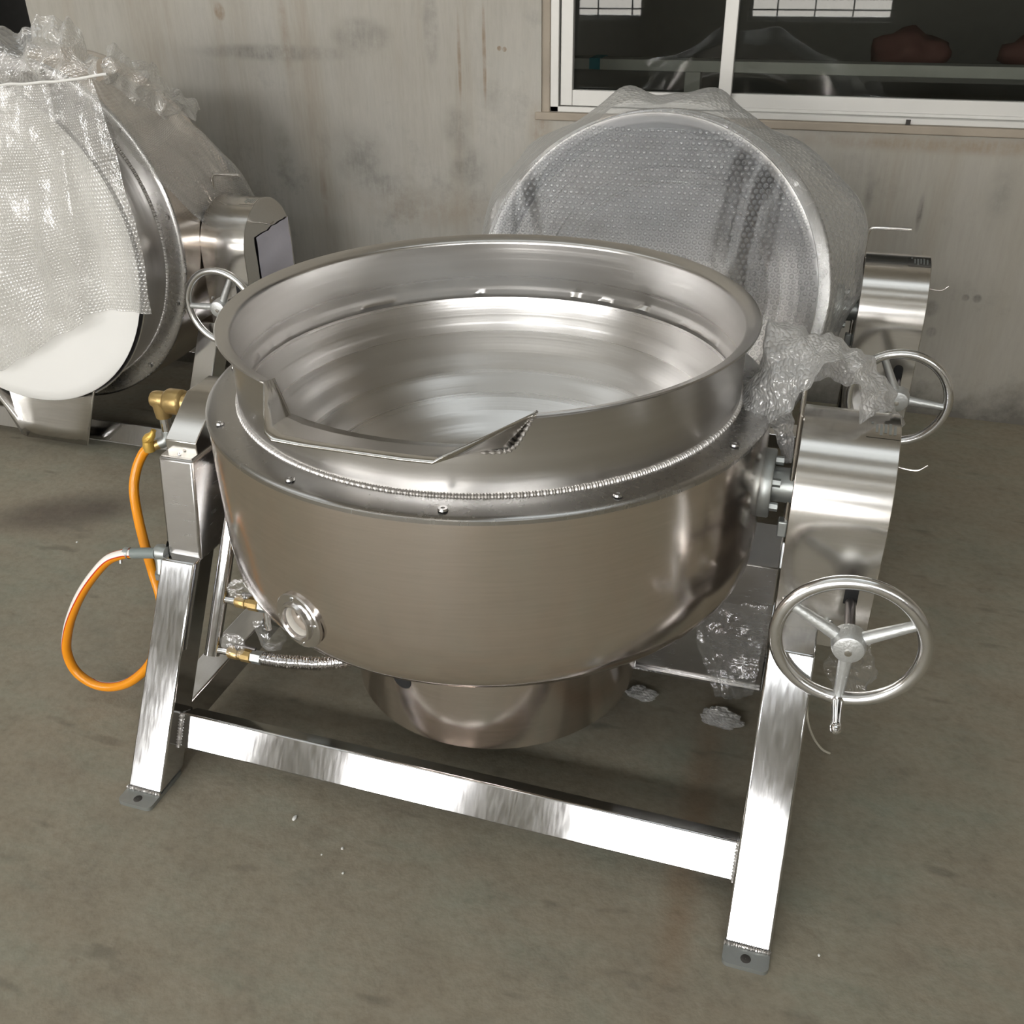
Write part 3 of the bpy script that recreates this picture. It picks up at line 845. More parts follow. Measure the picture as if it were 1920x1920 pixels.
def build_kettle(label):
    K = empty('tilting_kettle')
    tag(K, label, 'kettle')
    bowlparts = []

    def bp(name, mb, m, parent=K, **kw):
        o = mb.build(name, m, parent, **kw)
        if parent is K:
            o.location = (0, 0, ZT)
            bowlparts.append(o)
        return o
    bowl = bp('bowl', BOWL['bowl'], M['bowl'], ang=46)
    bp('spout', BOWL['spout'], M['satin'], bowl, solid=0.004, ang=30)
    bp('weld_seam', BOWL['spout_weld'], M['weld'], bowl)
    bp('weld_seam', BOWL['spout_weld_b'], M['weld'], bowl)
    jacket = bp('jacket', BOWL['jacket'], M['jacket'], ang=60)
    bp('flange_ring', BOWL['flange_ring'], M['flange'], jacket)
    bp('weld_bead', BOWL['weld_bead'], M['weld'], jacket)
    bp('burner_skirt', BOWL['burner_skirt'], M['jacket'])
    # bolts on the ring every 30 degrees
    for i in range(12):
        a = math.radians(-19 + 30 * i)
        s_ = MB().lathe([(0.0005, 0.0015), (0.003, 0.0015), (0.0034, 0.0035), (0.0075, 0.0035), (0.0085, 0.0)], 16, 'z')
        bp('screw', s_, M['flange'], jacket, loc=(0.539 * math.cos(a), 0.539 * math.sin(a), ZF + 0.003 - ZT))
    # sight port on the jacket (flame viewing hole)
    pa = math.atan2(-0.527, -0.186)
    pm = Matrix.Rotation(pa, 4, 'Z')
    po = Vector((RF * math.cos(pa), RF * math.sin(pa), 0.581 - ZT))
    pr = MB().lathe([(0.046, -0.003), (0.046, 0.003), (0.044, 0.005), (0.033, 0.006), (0.0315, 0.012), (0.028, 0.013), (0.0255, 0.011), (0.0255, -0.03)], 48, 'x')
    port = bp('sight_port', pr, M['port'], jacket, ang=25, loc=po, rot=(0, 0, pa))
    gm = MB().lathe([(0.0256, 0.004), (0.0235, 0.006), (0.0215, 0.003), (0.020, -0.006), (0.0195, -0.012)], 40, 'x')
    bp('port_insulation', gm, M['insulation'], port)
    bp('port_opening', MB().lathe([(0.0005, -0.009), (0.020, -0.009)], 32, 'x'), M['black'], port)
    port.scale = (1.15, 1.2, 1.2)
    for i in range(4):
        a = PI / 4 * 0 + i * PI / 2 + 0.15
        s_ = MB().lathe([(0.0005, 0.0035), (0.003, 0.003), (0.0042, 0.0)], 12, 'x')
        bp('rivet', s_, M['chrome'], port, loc=(0.0045, 0.0385 * math.cos(a), 0.0385 * math.sin(a)))
    # round hole in the skirt
    ha = math.radians(-109)
    hm = MB().lathe([(0.0005, 0.0), (0.024, 0.0), (0.026, -0.002)], 28, 'x')
    bp('pipe_hole', hm, M['black'], bowlparts[2], loc=(0.3262 * math.cos(ha), 0.3262 * math.sin(ha), 0.290 - ZT), rot=(0, 0, ha))

    # --- trunnions (turn with the bowl)
    for sx in (1, -1):
        t = MB().lathe([(0.0005, 0.555), (0.066, 0.555), (0.068, 0.558), (0.068, 0.575), (0.066, 0.578), (0.034, 0.578), (0.034, 0.635), (0.0005, 0.635)], 40, 'x')
        if sx < 0:
            t.v = [(-x, y, z) for x, y, z in t.v]
        tr_ = bp('trunnion', t, M['plate'])
        for i in range(6):
            a = PI / 6 + i * PI / 3
            b_ = MB().lathe([(0.0005, 0.016), (0.0085, 0.016), (0.0085, 0.0)], 6, 'x')
            if sx < 0:
                b_.v = [(-x, y, z) for x, y, z in b_.v]
            bp('bolt', b_, M['plate'], tr_, loc=(sx * 0.577, 0.052 * math.cos(a), 0.052 * math.sin(a)))

    # --- stand: four slanted legs, rails, plates
    def leg(x0, x1, sy, ztop):
        a = lambda z: -0.53 + 0.6 * z
        p = [(a(0.012), 0.012), (a(0.012) + 0.085, 0.012), (a(ztop) + 0.085, ztop), (a(ztop), ztop)]
        return MB().prism([(y * sy, z) for y, z in p], x0, x1)
    for (x0, x1, zt) in ((-0.691, -0.607, 0.45), (0.617, 0.701, 0.485)):
        for sy in (1, -1):
            lg = leg(x0, x1, sy, zt).build('leg', M['polish'], K, bevel=0.004)
            fp = MB()
            y0, y1 = (-0.565, -0.44)
            cor = []
            for (cx, cy, a0) in ((x1 - 0.012, y1 - 0.012, 0), (x0 + 0.012, y1 - 0.012, PI / 2), (x0 + 0.012, y0 + 0.012, PI), (x1 - 0.012, y0 + 0.012, 1.5 * PI)):
                cor += [(cx + 0.012 * math.cos(a0 + i * PI / 8), cy + 0.012 * math.sin(a0 + i * PI / 8)) for i in range(5)]
            n = len(cor)
            fp.add([(x, y * sy, 0) for x, y in cor] + [(x, y * sy, 0.01) for x, y in cor], [tuple(range(n)), tuple(range(n, 2 * n))] + [(i, (i + 1) % n, n + (i + 1) % n, n + i) for i in range(n)])
            pl = fp.build('foot_plate', M['plate'], lg)
            MB().lathe([(0.0005, 0.0108), (0.0085, 0.0108), (0.0095, 0.0102)], 20, 'z', ((x0 + x1) / 2, -0.547 * sy, 0)).build('bolt_hole', M['rubber'], lg)  # dark disc drawn for the bolt hole
            wd = MB().tube([(x0 + (x1 - x0) * i / 60, (-0.525 + 0.0015 * noise.noise(Vector((i * 0.7, sy, x0)))) * sy, 0.013) for i in range(61)], 0.004, 8, True, lambda t: 0.0038 + 0.0012 * math.sin(t * 120))
            wd.build('weld_seam', M['weld'], lg)
    # front and rear crossbeams rolled to the slope of the legs
    for sy in (1, -1):
        q = [(-0.40, 0.143), (-0.437, 0.074), (-0.437 + 0.05, 0.074 - 0.027), (-0.40 + 0.05, 0.143 - 0.027)]
        cb_ = MB().prism([(y * sy, z) for y, z in q], -0.6075, 0.6175).build('crossbeam', M['polish'], K, bevel=0.004)
        for xw in (-0.606, 0.616):
            ww = MB().tube([(xw, (-0.4 - 0.037 * i / 40 - 0.001) * sy, 0.143 - 0.069 * i / 40) for i in range(41)], 0.004, 8, True, lambda t: 0.004 + 0.0015 * math.sin(t * 75))
            ww.build('weld_seam', M['weld'], cb_)
    for x0, x1 in ((-0.685, -0.612), (0.622, 0.695)):
        MB().box(x0, x1, -0.40, 0.40, 0.07, 0.14).build('side_rail', M['polish'], K, bevel=0.004)

    # --- left tower with sloped cover over the bearing
    tw = MB().prism([(-0.236, 0.44), (-0.2, 0.672), (0.2, 0.672), (0.236, 0.44)], -0.692, -0.606).build('bearing_tower', M['casing'], K, bevel=0.006)
    cv = MB().prism([(-0.17, 0.672), (-0.17, 0.70), (-0.066, 0.770), (0.02, 0.772), (0.15, 0.70), (0.15, 0.672)], -0.688, -0.612).build('bearing_cover', M['satin'], K, bevel=0.002)
    MB().box(-0.688, -0.612, -0.192, -0.168, 0.672, 0.6745).build('cover_tab', M['satin'], cv)
    MB().lathe([(0.0005, 0.004), (0.003, 0.0035), (0.0042, 0)], 12, 'z', (-0.65, -0.18, 0.6745)).build('screw', M['chrome'], cv)

    # --- right gear housing: upright box with a half-round top
    prof = [(0.16, 0.452), (0.16, ZT)] + arc_pts(0.16, 0, PI, 40, 0, ZT)[1:] + [(-0.16, 0.452)]
    gh = MB().prism(prof, 0.617, 0.787).build('gear_housing', M['satin'], K, bevel=0.0015, ang=20)
    sl = MB()
    slp = [(0.012 * math.cos(a), 0.012 * math.sin(a)) for a in [PI * i / 10 for i in range(11)]]
    slp = [(y, z + 0.02) for y, z in slp] + [(-0.012, -0.018), (0.012, -0.018)]
    n = len(slp)
    sl.add([(0.747 + y, -0.1612, 0.575 + z) for y, z in slp], [tuple(range(n))])
    sl.build('shaft_slot', M['black'], gh)
    # nameplate near the crown, on the outer edge, with a few engraved marks
    npl = MB()
    rows = []
    for i in range(9):
        a = math.radians(92 + i * 2.4)
        rows.append([(x, 0.1608 * math.cos(a), ZT + 0.1608 * math.sin(a)) for x in (0.728, 0.785)])
    npl.grid(rows)
    plate_o = npl.build('nameplate', M['satin'], gh)
    mk = MB()
    for cx, st, ln in ((0.737, 0.15, 0.16), (0.745, 0.3, 0.45), (0.7525, 0.28, 0.6), (0.760, 0.25, 0.5), (0.768, 0.2, 0.6), (0.776, 0.3, 0.5)):
        rws = []
        for i in range(5):
            a = math.radians(92 + (st + ln * i / 4) * 19.2)
            rws.append([(x, 0.1612 * math.cos(a), ZT + 0.1612 * math.sin(a)) for x in (cx - 0.0022, cx + 0.0022)])
        mk.grid(rws)
    mk.build('engraving', M['plate'], plate_o)
    for (x, y, z) in ((0.632, -0.161, 0.545), (0.72, -0.161, 0.505)):
        MB().lathe([(0.0005, -0.006), (0.0045, -0.005), (0.006, 0.0)], 14, 'y', (x, y, z)).build('screw', M['chrome'], gh)
    MB().lathe([(0.0005, -0.022), (0.005, -0.022), (0.005, 0.0)], 12, 'y', (0.715, -0.161, 0.50)).build('bolt', M['plate'], gh)
    wire = spline([(0.785, -0.03, 0.785), (0.81, -0.032, 0.782), (0.828, -0.034, 0.784), (0.842, -0.034, 0.796)], 6)
    MB().tube(wire, 0.0022, 8).build('wire_hook', M['satin'], gh)
    # locking lever: a bent rod standing beside the housing
    rod = spline([(0.612, -0.02, 0.60), (0.612, -0.02, 0.75), (0.612, -0.02, 0.90)], 4) + spline([(0.613, -0.02, 0.918), (0.617, -0.02, 0.930), (0.630, -0.02, 0.935), (0.68, -0.02, 0.936), (0.722, -0.02, 0.936)], 5)
    MB().tube(rod, 0.005, 12).build('locking_lever', M['satin'], K)
    MB().box(0.598, 0.617, -0.032, -0.008, 0.60, 0.635).build('lever_bracket', M['plate'], K, bevel=0.003)

    # --- handwheel (own origin at the hub so that it can be turned)
    hc = (0.748, -0.285, 0.562)
    hw = MB().lathe([(0.124 + 0.0125 * math.cos(2 * PI * i / 16), 0.0125 * math.sin(2 * PI * i / 16)) for i in range(16)], 80, 'y', closed=True).build('handwheel', M['wheel'], K, loc=hc)
    hub = MB().lathe([(0.0005, -0.026), (0.022, -0.026), (0.026, -0.024), (0.029, -0.016), (0.031, 0.012), (0.024, 0.02), (0.0005, 0.02)], 32, 'y').build('hub', M['cast'], hw)
    MB().lathe([(0.0005, -0.029), (0.006, -0.0285), (0.0062, -0.026)], 12, 'y', (0, 0, -0.004)).build('set_screw', M['satin'], hw)
    for a in (-PI / 2, PI / 6, PI - PI / 6):
        d = Vector((math.cos(a), 0, math.sin(a)))
        p0, p1 = d * 0.022, d * 0.119
        sp_ = MB().tube([p0 + (p1 - p0) * (i / 6) for i in range(7)], 0.01, 12, True, lambda t: 0.0125 - 0.0035 * t)
        sp_.build('spoke', M['cast'], hw)
    ch = MB().lathe([(0.0005, 0.004), (0.012, 0.004), (0.012, -0.012), (0.0095, -0.013), (0.0095, -0.075), (0.0105, -0.078), (0.009, -0.088), (0.005, -0.093), (0.0005, -0.094)], 24, 'y', (0, 0, -0.126)).build('crank_handle', M['chrome'], hw)
    MB().lathe([(0.0005, 0.0), (0.0095, 0.0), (0.0095, 0.115), (0.0005, 0.115)], 20, 'y', (0.748, -0.275, 0.562)).build('worm_shaft', M['darkshaft'], K)
    return K, bowlparts, hw


def copy_tree(o, parent=None):
    c = o.copy()
    C.objects.link(c)
    c.parent = parent
    for ch in list(o.children):
        copy_tree(ch, c)
    return c


K1, K1_bowl, K1_wheel = build_kettle('open stainless steel tilting kettle in the foreground, mouth up, orange gas hose at its left')


def place_copy(src, loc, label, tilt, s, dx, wheel):
    k = copy_tree(src)
    k.location = loc
    k['label'] = label
    for ch in k.children:
        base = ch.name.split('.')[0]
        if base in ('bowl', 'jacket', 'burner_skirt', 'trunnion'):
            ch.rotation_euler = (tilt, 0, 0)
            if base == 'trunnion':
                ch.rotation_euler = (tilt, 0, 0)
            else:
                ch.scale = (s, s, s)
                ch.location = (dx, 0, ZT)
        if base == 'handwheel':
            ch.rotation_euler = (0, wheel, 0)
    return k


K2 = place_copy(K1, (0.095, 1.11, 0), 'tilted stainless kettle by the window, mouth covered with bubble wrap, at the right rear', math.radians(72), 0.885, 0.05, math.radians(35))
K3_DX, K3_S = 0.03, 1.05
K3 = place_copy(K1, (-2.05, 1.27, 0), 'left rear tilted steel kettle closed with a white foam disc under a tied bag', math.radians(89), K3_S, K3_DX, math.radians(-32))
for ch in K3.children:
    b_ = ch.name.split('.')[0]
    if b_ in ('bowl', 'jacket', 'burner_skirt'):
        ch.location = (K3_DX, -0.10, ZT + 0.035)
    if b_ == 'crossbeam':
        ch.location = (0, 0.06, -0.045)

for b_ in K3.children:
    if b_.name.split('.')[0] == 'bowl':
        for c_ in b_.children:
            if c_.name.split('.')[0] == 'spout':               # this kettle has a longer spout
                c_.data = c_.data.copy()
                for v in c_.data.vertices:
                    if v.co.y < -0.49:
                        v.co.y -= (-v.co.y - 0.49) * 0.5
for ch in K1.children:
    if ch.name.split('.')[0] == 'locking_lever':               # turned with its grip to the rear
        ch.rotation_euler = (0, 0, PI / 2)
        ch.location = Vector((0.612, -0.02, 0)) - Matrix.Rotation(PI / 2, 3, 'Z') @ Vector((0.612, -0.02, 0))

# ---- only the foreground kettle shows its gas fittings
mb = MB().lathe([(0.0005, -0.705), (0.020, -0.705), (0.022, -0.71), (0.022, -0.735), (0.026, -0.737), (0.030, -0.742), (0.030, -0.775), (0.026, -0.782), (0.021, -0.785), (0.021, -0.812), (0.018, -0.82), (0.010, -0.825), (0.0005, -0.826)], 28, 'x', (0, -0.02, 0.715))
mb.tube([(-0.80, -0.02, 0.715), (-0.80, -0.02, 0.69), (-0.80, -0.02, 0.672)], 0.02, 20, True, lambda t: 0.022 - 0.004 * t)
ru = mb.build('rotary_union', M['brass'], K1)
MB().tube([(-0.80, -0.02, 0.674), (-0.80, -0.02, 0.63)], 0.012, 16).build('nipple', M['chrome'], ru)
MB().tube(spline([(-0.80, -0.02, 0.636), (-0.80, -0.021, 0.622), (-0.806, -0.024, 0.612), (-0.82, -0.03, 0.606)], 5), 0.014, 16).build('elbow', M['plate'], ru)
gv = MB().tube([(-0.815, -0.028, 0.607), (-0.838, -0.038, 0.598), (-0.85, -0.044, 0.592)], 0.012, 16).build('ball_valve', M['brass'], K1)
hd = MB().tube(spline([(-0.848, -0.048, 0.612), (-0.838, -0.048, 0.622), (-0.826, -0.046, 0.632), (-0.818, -0.044, 0.646)], 5), 0.007, 10, True, lambda t: 0.006 + 0.006 * math.sin(PI * min(1, t * 1.15)))
hd.lathe([(0.0005, 0.590), (0.013, 0.590), (0.015, 0.602), (0.012, 0.618), (0.0005, 0.622)], 16, 'z', (-0.84, -0.045, 0))
hd.build('valve_handle', M['brass_yellow'], gv)
hose_path = spline([(-0.848, -0.043, 0.594), (-0.862, -0.048, 0.578), (-0.876, -0.062, 0.545), (-0.880, -0.082, 0.50), (-0.862, -0.11, 0.45), (-0.826, -0.15, 0.398), (-0.785, -0.19, 0.345), (-0.758, -0.215, 0.30), (-0.752, -0.235, 0.255), (-0.762, -0.255, 0.19), (-0.792, -0.27, 0.13), (-0.845, -0.285, 0.08), (-0.905, -0.29, 0.053), (-0.962, -0.29, 0.052), (-1.003, -0.288, 0.08), (-1.014, -0.285, 0.135), (-0.99, -0.285, 0.205), (-0.955, -0.285, 0.27), (-0.915, -0.283, 0.33), (-0.87, -0.278, 0.385), (-0.83, -0.268, 0.425), (-0.795, -0.258, 0.440), (-0.772, -0.25, 0.442)], 8)
hs = MB()
m_ = len(hose_path)
# tube with a fixed stripe direction (+x/-y outside of the loop)
vs, fs, uvs = [], [], []
n = 20
up = Vector((-0.55, -0.75, 0.35))
for i, p in enumerate(hose_path):
    t = (hose_path[min(i + 1, m_ - 1)] - hose_path[max(i - 1, 0)]).normalized()
    tw_ = i / (m_ - 1)
    ref = Vector((-0.9, 0.35, 0.2)).lerp(Vector((-0.55, -0.7, 0.45)), min(1, max(0, (tw_ - 0.55) / 0.25)))
    u_ = (ref - t * ref.dot(t)).normalized()
    s_ = t.cross(u_)
    for j in range(n + 1):
        a = 2 * PI * (j / n - 0.5)
        vs.append(p + (u_ * math.cos(a) + s_ * math.sin(a)) * 0.0115)
        uvs.append((tw_, j / n))
for i in range(m_ - 1):
    for j in range(n):
        fs.append((i * (n + 1) + j, i * (n + 1) + j + 1, (i + 1) * (n + 1) + j + 1, (i + 1) * (n + 1) + j))
hs.add(vs, fs, uvs)
ho = hs.build('gas_hose', M['hose'], K1)
ho['label'] = 'orange gas hose with a white stripe'
MB().tube([(-0.776, -0.251, 0.442), (-0.74, -0.246, 0.446), (-0.715, -0.244, 0.449)], 0.0125, 16).build('hose_barb', M['greyplastic'], K1)
MB().lathe([(0.0005, 0.0), (0.0135, 0.0), (0.0135, 0.012), (0.0005, 0.012)], 16, 'x', (-0.792, -0.253, 0.442)).build('hose_clamp', M['plate'], ho)
MB().tube([(-0.800, -0.262, 0.432), (-0.80, -0.266, 0.420)], 0.004, 8).build('clamp_screw', M['plate'], ho)
fg = MB().lathe([(0.0005, -0.012), (0.018, -0.012), (0.020, 0.0), (0.016, 0.014), (0.0005, 0.016)], 20, 'x', (-0.706, -0.236, 0.447))
fg.tube([(-0.708, -0.238, 0.447), (-0.704, -0.247, 0.425), (-0.700, -0.258, 0.40)], 0.013, 14)
fg.lathe([(0.0005, 0.396), (0.017, 0.396), (0.017, 0.41), (0.0005, 0.41)], 6, 'z', (-0.70, -0.257, 0))
fg.build('hose_fitting', M['plate'], K1)
hole = MB().lathe([(0.0005, -0.0012), (0.014, -0.0012), (0.015, 0.0)], 20, 'x', (-0.692, -0.22, 0.462))
hole.build('cable_hole', M['black'], K1)
# gas manifold along the leg
mf = MB().tube([(-0.565, -0.315 + 0.6 * t, 0.25 + t) for t in (0, 0.02, 0.1, 0.2, 0.3, 0.36)], 0.017, 24)
man = mf.build('gas_manifold', M['chrome'], K1)
for t, flex in ((0.012, 1), (0.11, 2), (0.215, 0)):
    y, z = -0.315 + 0.6 * t, 0.25 + t
    MB().tube([(-0.552, y, z), (-0.522, y + 0.002, z)], 0.008, 12).build('nipple', M['chrome'], man)
    b_ = MB().lathe([(0.0005, -0.525), (0.013, -0.525), (0.015, -0.520), (0.015, -0.50), (0.013, -0.498), (0.013, -0.492), (0.016, -0.49), (0.016, -0.468), (0.013, -0.465), (0.0005, -0.465)], 10, 'x', (0, y + 0.003, z))
    vlv = b_.build('valve', M['brass'], K1)
    MB().lathe([(0.0005, -0.466), (0.0155, -0.466), (0.0155, -0.442), (0.0005, -0.442)], 6, 'x', (0, y + 0.003, z)).build('hex_nut', M['plate'], vlv)
    MB().tube([(-0.50, y, z + 0.014), (-0.50, y - 0.002, z + 0.026), (-0.475, y - 0.004, z + 0.03), (-0.45, y - 0.004, z + 0.028)], 0.004, 10).build('lever', M['darkshaft'], vlv)
# corrugated flexible pipe from the lowest valve under the bowl
fp_ = spline([(-0.442, -0.305, 0.262), (-0.40, -0.302, 0.262), (-0.35, -0.30, 0.268), (-0.30, -0.295, 0.274), (-0.24, -0.28, 0.285), (-0.17, -0.255, 0.315)], 40)
fx = MB().tube(fp_, 0.013, 16, True, lambda t: 0.0130 + 0.0026 * math.sin(t * 2 * PI * 38))
fx.build('flexible_pipe', M['chrome'], K1)
op_ = spline([(-0.442, -0.246, 0.36), (-0.42, -0.244, 0.362), (-0.405, -0.24, 0.375), (-0.40, -0.235, 0.40)], 8)
MB().tube(op_, 0.009, 12).build('branch_pipe', M['brass_yellow'], K1)
MB().tube([(-0.47, -0.22, 0.50), (-0.455, -0.24, 0.36), (-0.45, -0.25, 0.30)], 0.008, 12).build('riser_pipe', M['chrome'], K1)
# control cabinet under the bowl at the right
cb = MB().box(0.305, 0.612, 0.165, 0.36, 0.055, 0.40).build('control_box', M['casing'], K1, bevel=0.003)
MB().box(0.302, 0.614, 0.155, 0.365, 0.050, 0.056).build('box_edge', M['chrome'], cb)

# ------------------------------------------------------------------ things on and around the kettles
mp = Vector((0.145, 1.11, ZT))
tl = math.radians(72)
ax = Vector((0, -math.sin(tl), math.cos(tl)))
e1 = Vector((1, 0, 0))
e2 = Vector((0, math.cos(tl), math.sin(tl)))
R2k = 0.4615
mc = mp + ax * (0.31 * 0.885)
n = 240
rows, uv = [], []
radii = [0.004] + [R2k * (i / 26) for i in range(1, 27)]
for r in radii:
    row, ur = [], []
    for j in range(n + 1):
        a = 2 * PI * j / n
        q = Vector((math.cos(a) * r, math.sin(a) * r, 0))
        sag = -0.018 * (1 - (r / R2k) ** 2)
        wr = 0.004 * noise.noise(q * 3) + 0.0006 * noise.noise(q * 15 + Vector((3, 1, 0)))
        # a fold running down the right part of the cover
        fx_ = q.x - 0.27 - 0.10 * q.y
        wr += 0.016 * math.exp(-(fx_ / 0.02) ** 2) - 0.01 * math.exp(-((fx_ + 0.06) / 0.03) ** 2)
        fy_ = q.x + 0.30
        wr += 0.010 * math.exp(-((fy_ + 0.2 * q.y) / 0.02) ** 2)
        row.append(mc + e1 * q.x + e2 * q.y + ax * (0.022 + sag + wr * min(1, (R2k - r) / 0.1 + 0.25)))
        ur.append((q.x, q.y))
    rows.append(row)
    uv.append(ur)
for t in [i / 18 for i in range(1, 19)]:
    row, ur = [], []
    for j in range(n + 1):
        a = 2 * PI * j / n
        d = e1 * math.cos(a) + e2 * math.sin(a)
        ca = math.degrees((a + PI / 2) % (2 * PI) - PI / 2)
        pk = 0.05 * math.exp(-((ca - 78) / 7) ** 2) + 0.045 * math.exp(-((ca - 103) / 7) ** 2) + 0.085 * math.exp(-((ca - 24) / 26) ** 2) + 0.03 * math.exp(-((ca - 150) / 25) ** 2)
        rf = 0.010 * math.sin(a * 17 + 2 * noise.noise(Vector((a * 2, 0, 0)))) + 0.012 * noise.noise(Vector((a * 6, t * 2, 4)))
        r = R2k + 0.012 + 0.035 * min(1, t * 2.0) + pk * min(1, t * 2.5) * (1 - 0.75 * max(0, t - 0.4)) + rf * t + 0.02 * t
        row.append(mc + d * r + ax * (0.022 - 0.30 * t + 0.02 * noise.noise(Vector((a * 5, t * 3, 9)))))
        ur.append((a * R2k, R2k + t * 0.33))
    rows.append(row)
    uv.append(ur)
NLID = len(radii)
wr2 = MB().grid(rows[:NLID], uv[:NLID]).build('bubble_wrap_cover', M['film_lid'], ang=180)
MB().grid(rows[NLID - 1:], uv[NLID - 1:]).build('side_skirt', M['film_wrap'], wr2, ang=180)


def lid_point(x, y):
    r = math.hypot(x, y)
    a = math.atan2(y, x) % (2 * PI)
    fi = min(NLID - 1.001, r / R2k * 26)
    i0 = int(fi)
    fj = a / (2 * PI) * n
    j0 = min(n - 1, int(fj))
    p = rows[i0][j0].lerp(rows[i0][j0 + 1], fj - j0)
    q = rows[i0 + 1][j0].lerp(rows[i0 + 1][j0 + 1], fj - j0)
    return p.lerp(q, fi - i0)


dm = MB()
PT = 0.0158
iy = -30
while iy <= 30:
    yy = iy * PT * 0.866
    ix = -30
    while ix <= 30:
        xx = (ix + 0.5 * (iy % 2)) * PT
        ix += 1
        if math.hypot(xx, yy) > R2k - 0.008:
            continue
        rb = 0.0066 * random.uniform(0.9, 1.04)
        vs = []
        for rr, hh in ((1.0, 0.0), (0.86, 0.62), (0.5, 0.95)):
            for k_ in range(8):
                a = 2 * PI * k_ / 8
                vs.append(lid_point(xx + math.cos(a) * rb * rr, yy + math.sin(a) * rb * rr) + ax * (0.0036 * hh + 0.0003))
        vs.append(lid_point(xx, yy) + ax * 0.0040)
        fs = [(q * 8 + k_, q * 8 + (k_ + 1) % 8, (q + 1) * 8 + (k_ + 1) % 8, (q + 1) * 8 + k_) for q in range(2) for k_ in range(8)]
        fs += [(16 + k_, 16 + (k_ + 1) % 8, 24) for k_ in range(8)]
        dm.add(vs, fs)
    iy += 1
bo = dm.build('bubbles', M['film_dome'], wr2, ang=180)
bo['kind'] = 'stuff'
tag(wr2, 'bubble wrap stretched over the round mouth of the right rear kettle', 'bubble wrap')

# white foam disc on the left rear kettle
k3c = Vector((-2.05 + K3_DX, 1.17, ZT + 0.035))
t3 = math.radians(89)
ax3 = Vector((0, -math.sin(t3), math.cos(t3)))
f1, f2 = Vector((1, 0, 0)), Vector((0, math.cos(t3), math.sin(t3)))
c3 = k3c + ax3 * (0.309 * K3_S + 0.006)
mb = MB()
rows = []
for r, h in [(0.001, 0.02)] + [(0.531 * i / 14, 0.02 - 0.012 * (i / 14) ** 2) for i in range(1, 15)] + [(0.536, 0.004), (0.531, 0.0), (0.3, 0.0), (0.001, 0.0)]:
    row = []
    for j in range(97):
        a = 2 * PI * j / 96
        q = Vector((math.cos(a) * r, math.sin(a) * r, 0))
        row.append(c3 + f1 * q.x + f2 * q.y + ax3 * (h + 0.010 * noise.noise(q * 2.4 + Vector((5, 2, 0))) * (1 if h > 0.005 else 0)))
    rows.append(row)
fd = mb.grid(rows).build('foam_disc', M['white_foam'], merge=True, ang=60)
tag(fd, 'white foam disc closing the mouth of the left rear kettle', 'foam sheet')

BAG_A = [[(-2.024, 0.83, 1.251), (-1.84, 0.83, 1.256), (-1.719, 0.83, 1.266), (-1.601, 0.83, 1.276), (-1.502, 0.83, 1.282)], [(-2.109, 0.81, 1.031), (-1.911, 0.81, 1.056), (-1.761, 0.81, 1.078), (-1.597, 0.81, 1.101), (-1.464, 0.81, 1.136)], [(-2.219, 0.8, 0.717), (-1.978, 0.8, 0.77), (-1.778, 0.8, 0.802), (-1.586, 0.8, 0.832), (-1.425, 0.8, 0.859)], [(-2.298, 0.8, 0.445), (-2.028, 0.8, 0.492), (-1.817, 0.8, 0.531), (-1.613, 0.8, 0.578), (-1.442, 0.8, 0.588)]]
BAG_B = [[(-2.012, 0.8, 1.258), (-1.85, 0.8, 1.262), (-1.751, 0.8, 1.267), (-1.633, 0.8, 1.275)], [(-2.098, 0.78, 1.037), (-1.907, 0.78, 1.046), (-1.764, 0.78, 1.052), (-1.623, 0.78, 1.074)], [(-2.203, 0.765, 0.728), (-1.977, 0.765, 0.745), (-1.798, 0.765, 0.775), (-1.621, 0.765, 0.822)], [(-2.365, 0.765, 0.244), (-2.056, 0.765, 0.349), (-1.851, 0.765, 0.464), (-1.686, 0.765, 0.544)]]
TUFT = [[(-2.014, 0.82, 1.249), (-1.832, 0.82, 1.254), (-1.711, 0.82, 1.265), (-1.593, 0.82, 1.275), (-1.465, 0.82, 1.281)], [(-1.998, 0.83, 1.319), (-1.817, 0.83, 1.322), (-1.694, 0.83, 1.346), (-1.568, 0.83, 1.355), (-1.46, 0.83, 1.315)], [(-2.035, 0.9, 1.4), (-1.861, 0.9, 1.381), (-1.709, 0.9, 1.428), (-1.598, 0.9, 1.418), (-1.503, 0.9, 1.343)]]
SKIRT = [[(-1.532, 0.85, 1.276), (-1.504, 0.85, 1.276), (-1.475, 0.85, 1.28), (-1.441, 0.85, 1.306)], [(-1.54, 0.928, 1.114), (-1.54, 1.022, 1.115), (-1.562, 1.172, 1.141), (-1.577, 1.259, 1.165)], [(-1.488, 0.925, 1.038), (-1.492, 1.027, 1.044), (-1.506, 1.173, 1.068), (-1.525, 1.285, 1.10)], [(-1.449, 0.982, 0.956), (-1.464, 1.101, 0.99), (-1.475, 1.248, 1.014), (-1.483, 1.346, 1.033)], [(-1.42, 1.055, 0.857), (-1.426, 1.18, 0.882), (-1.43, 1.308, 0.899), (-1.432, 1.417, 0.91)], [(-1.44, 1.20, 0.766), (-1.44, 1.30, 0.775), (-1.44, 1.42, 0.789), (-1.44, 1.53, 0.78)]]
CREST = [[(-1.489, 0.85, 1.277), (-1.464, 0.95, 1.213), (-1.433, 1.05, 1.154), (-1.408, 1.16, 1.112)], [(-1.429, 0.8, 1.323), (-1.401, 0.9, 1.28), (-1.384, 1.0, 1.22), (-1.379, 1.14, 1.138)], [(-1.485, 0.9, 1.352), (-1.44, 0.98, 1.322), (-1.427, 1.08, 1.258), (-1.412, 1.2, 1.15)]]
bag = empty('bubble_wrap_bag', (-1.75, 0.85, 0.55))
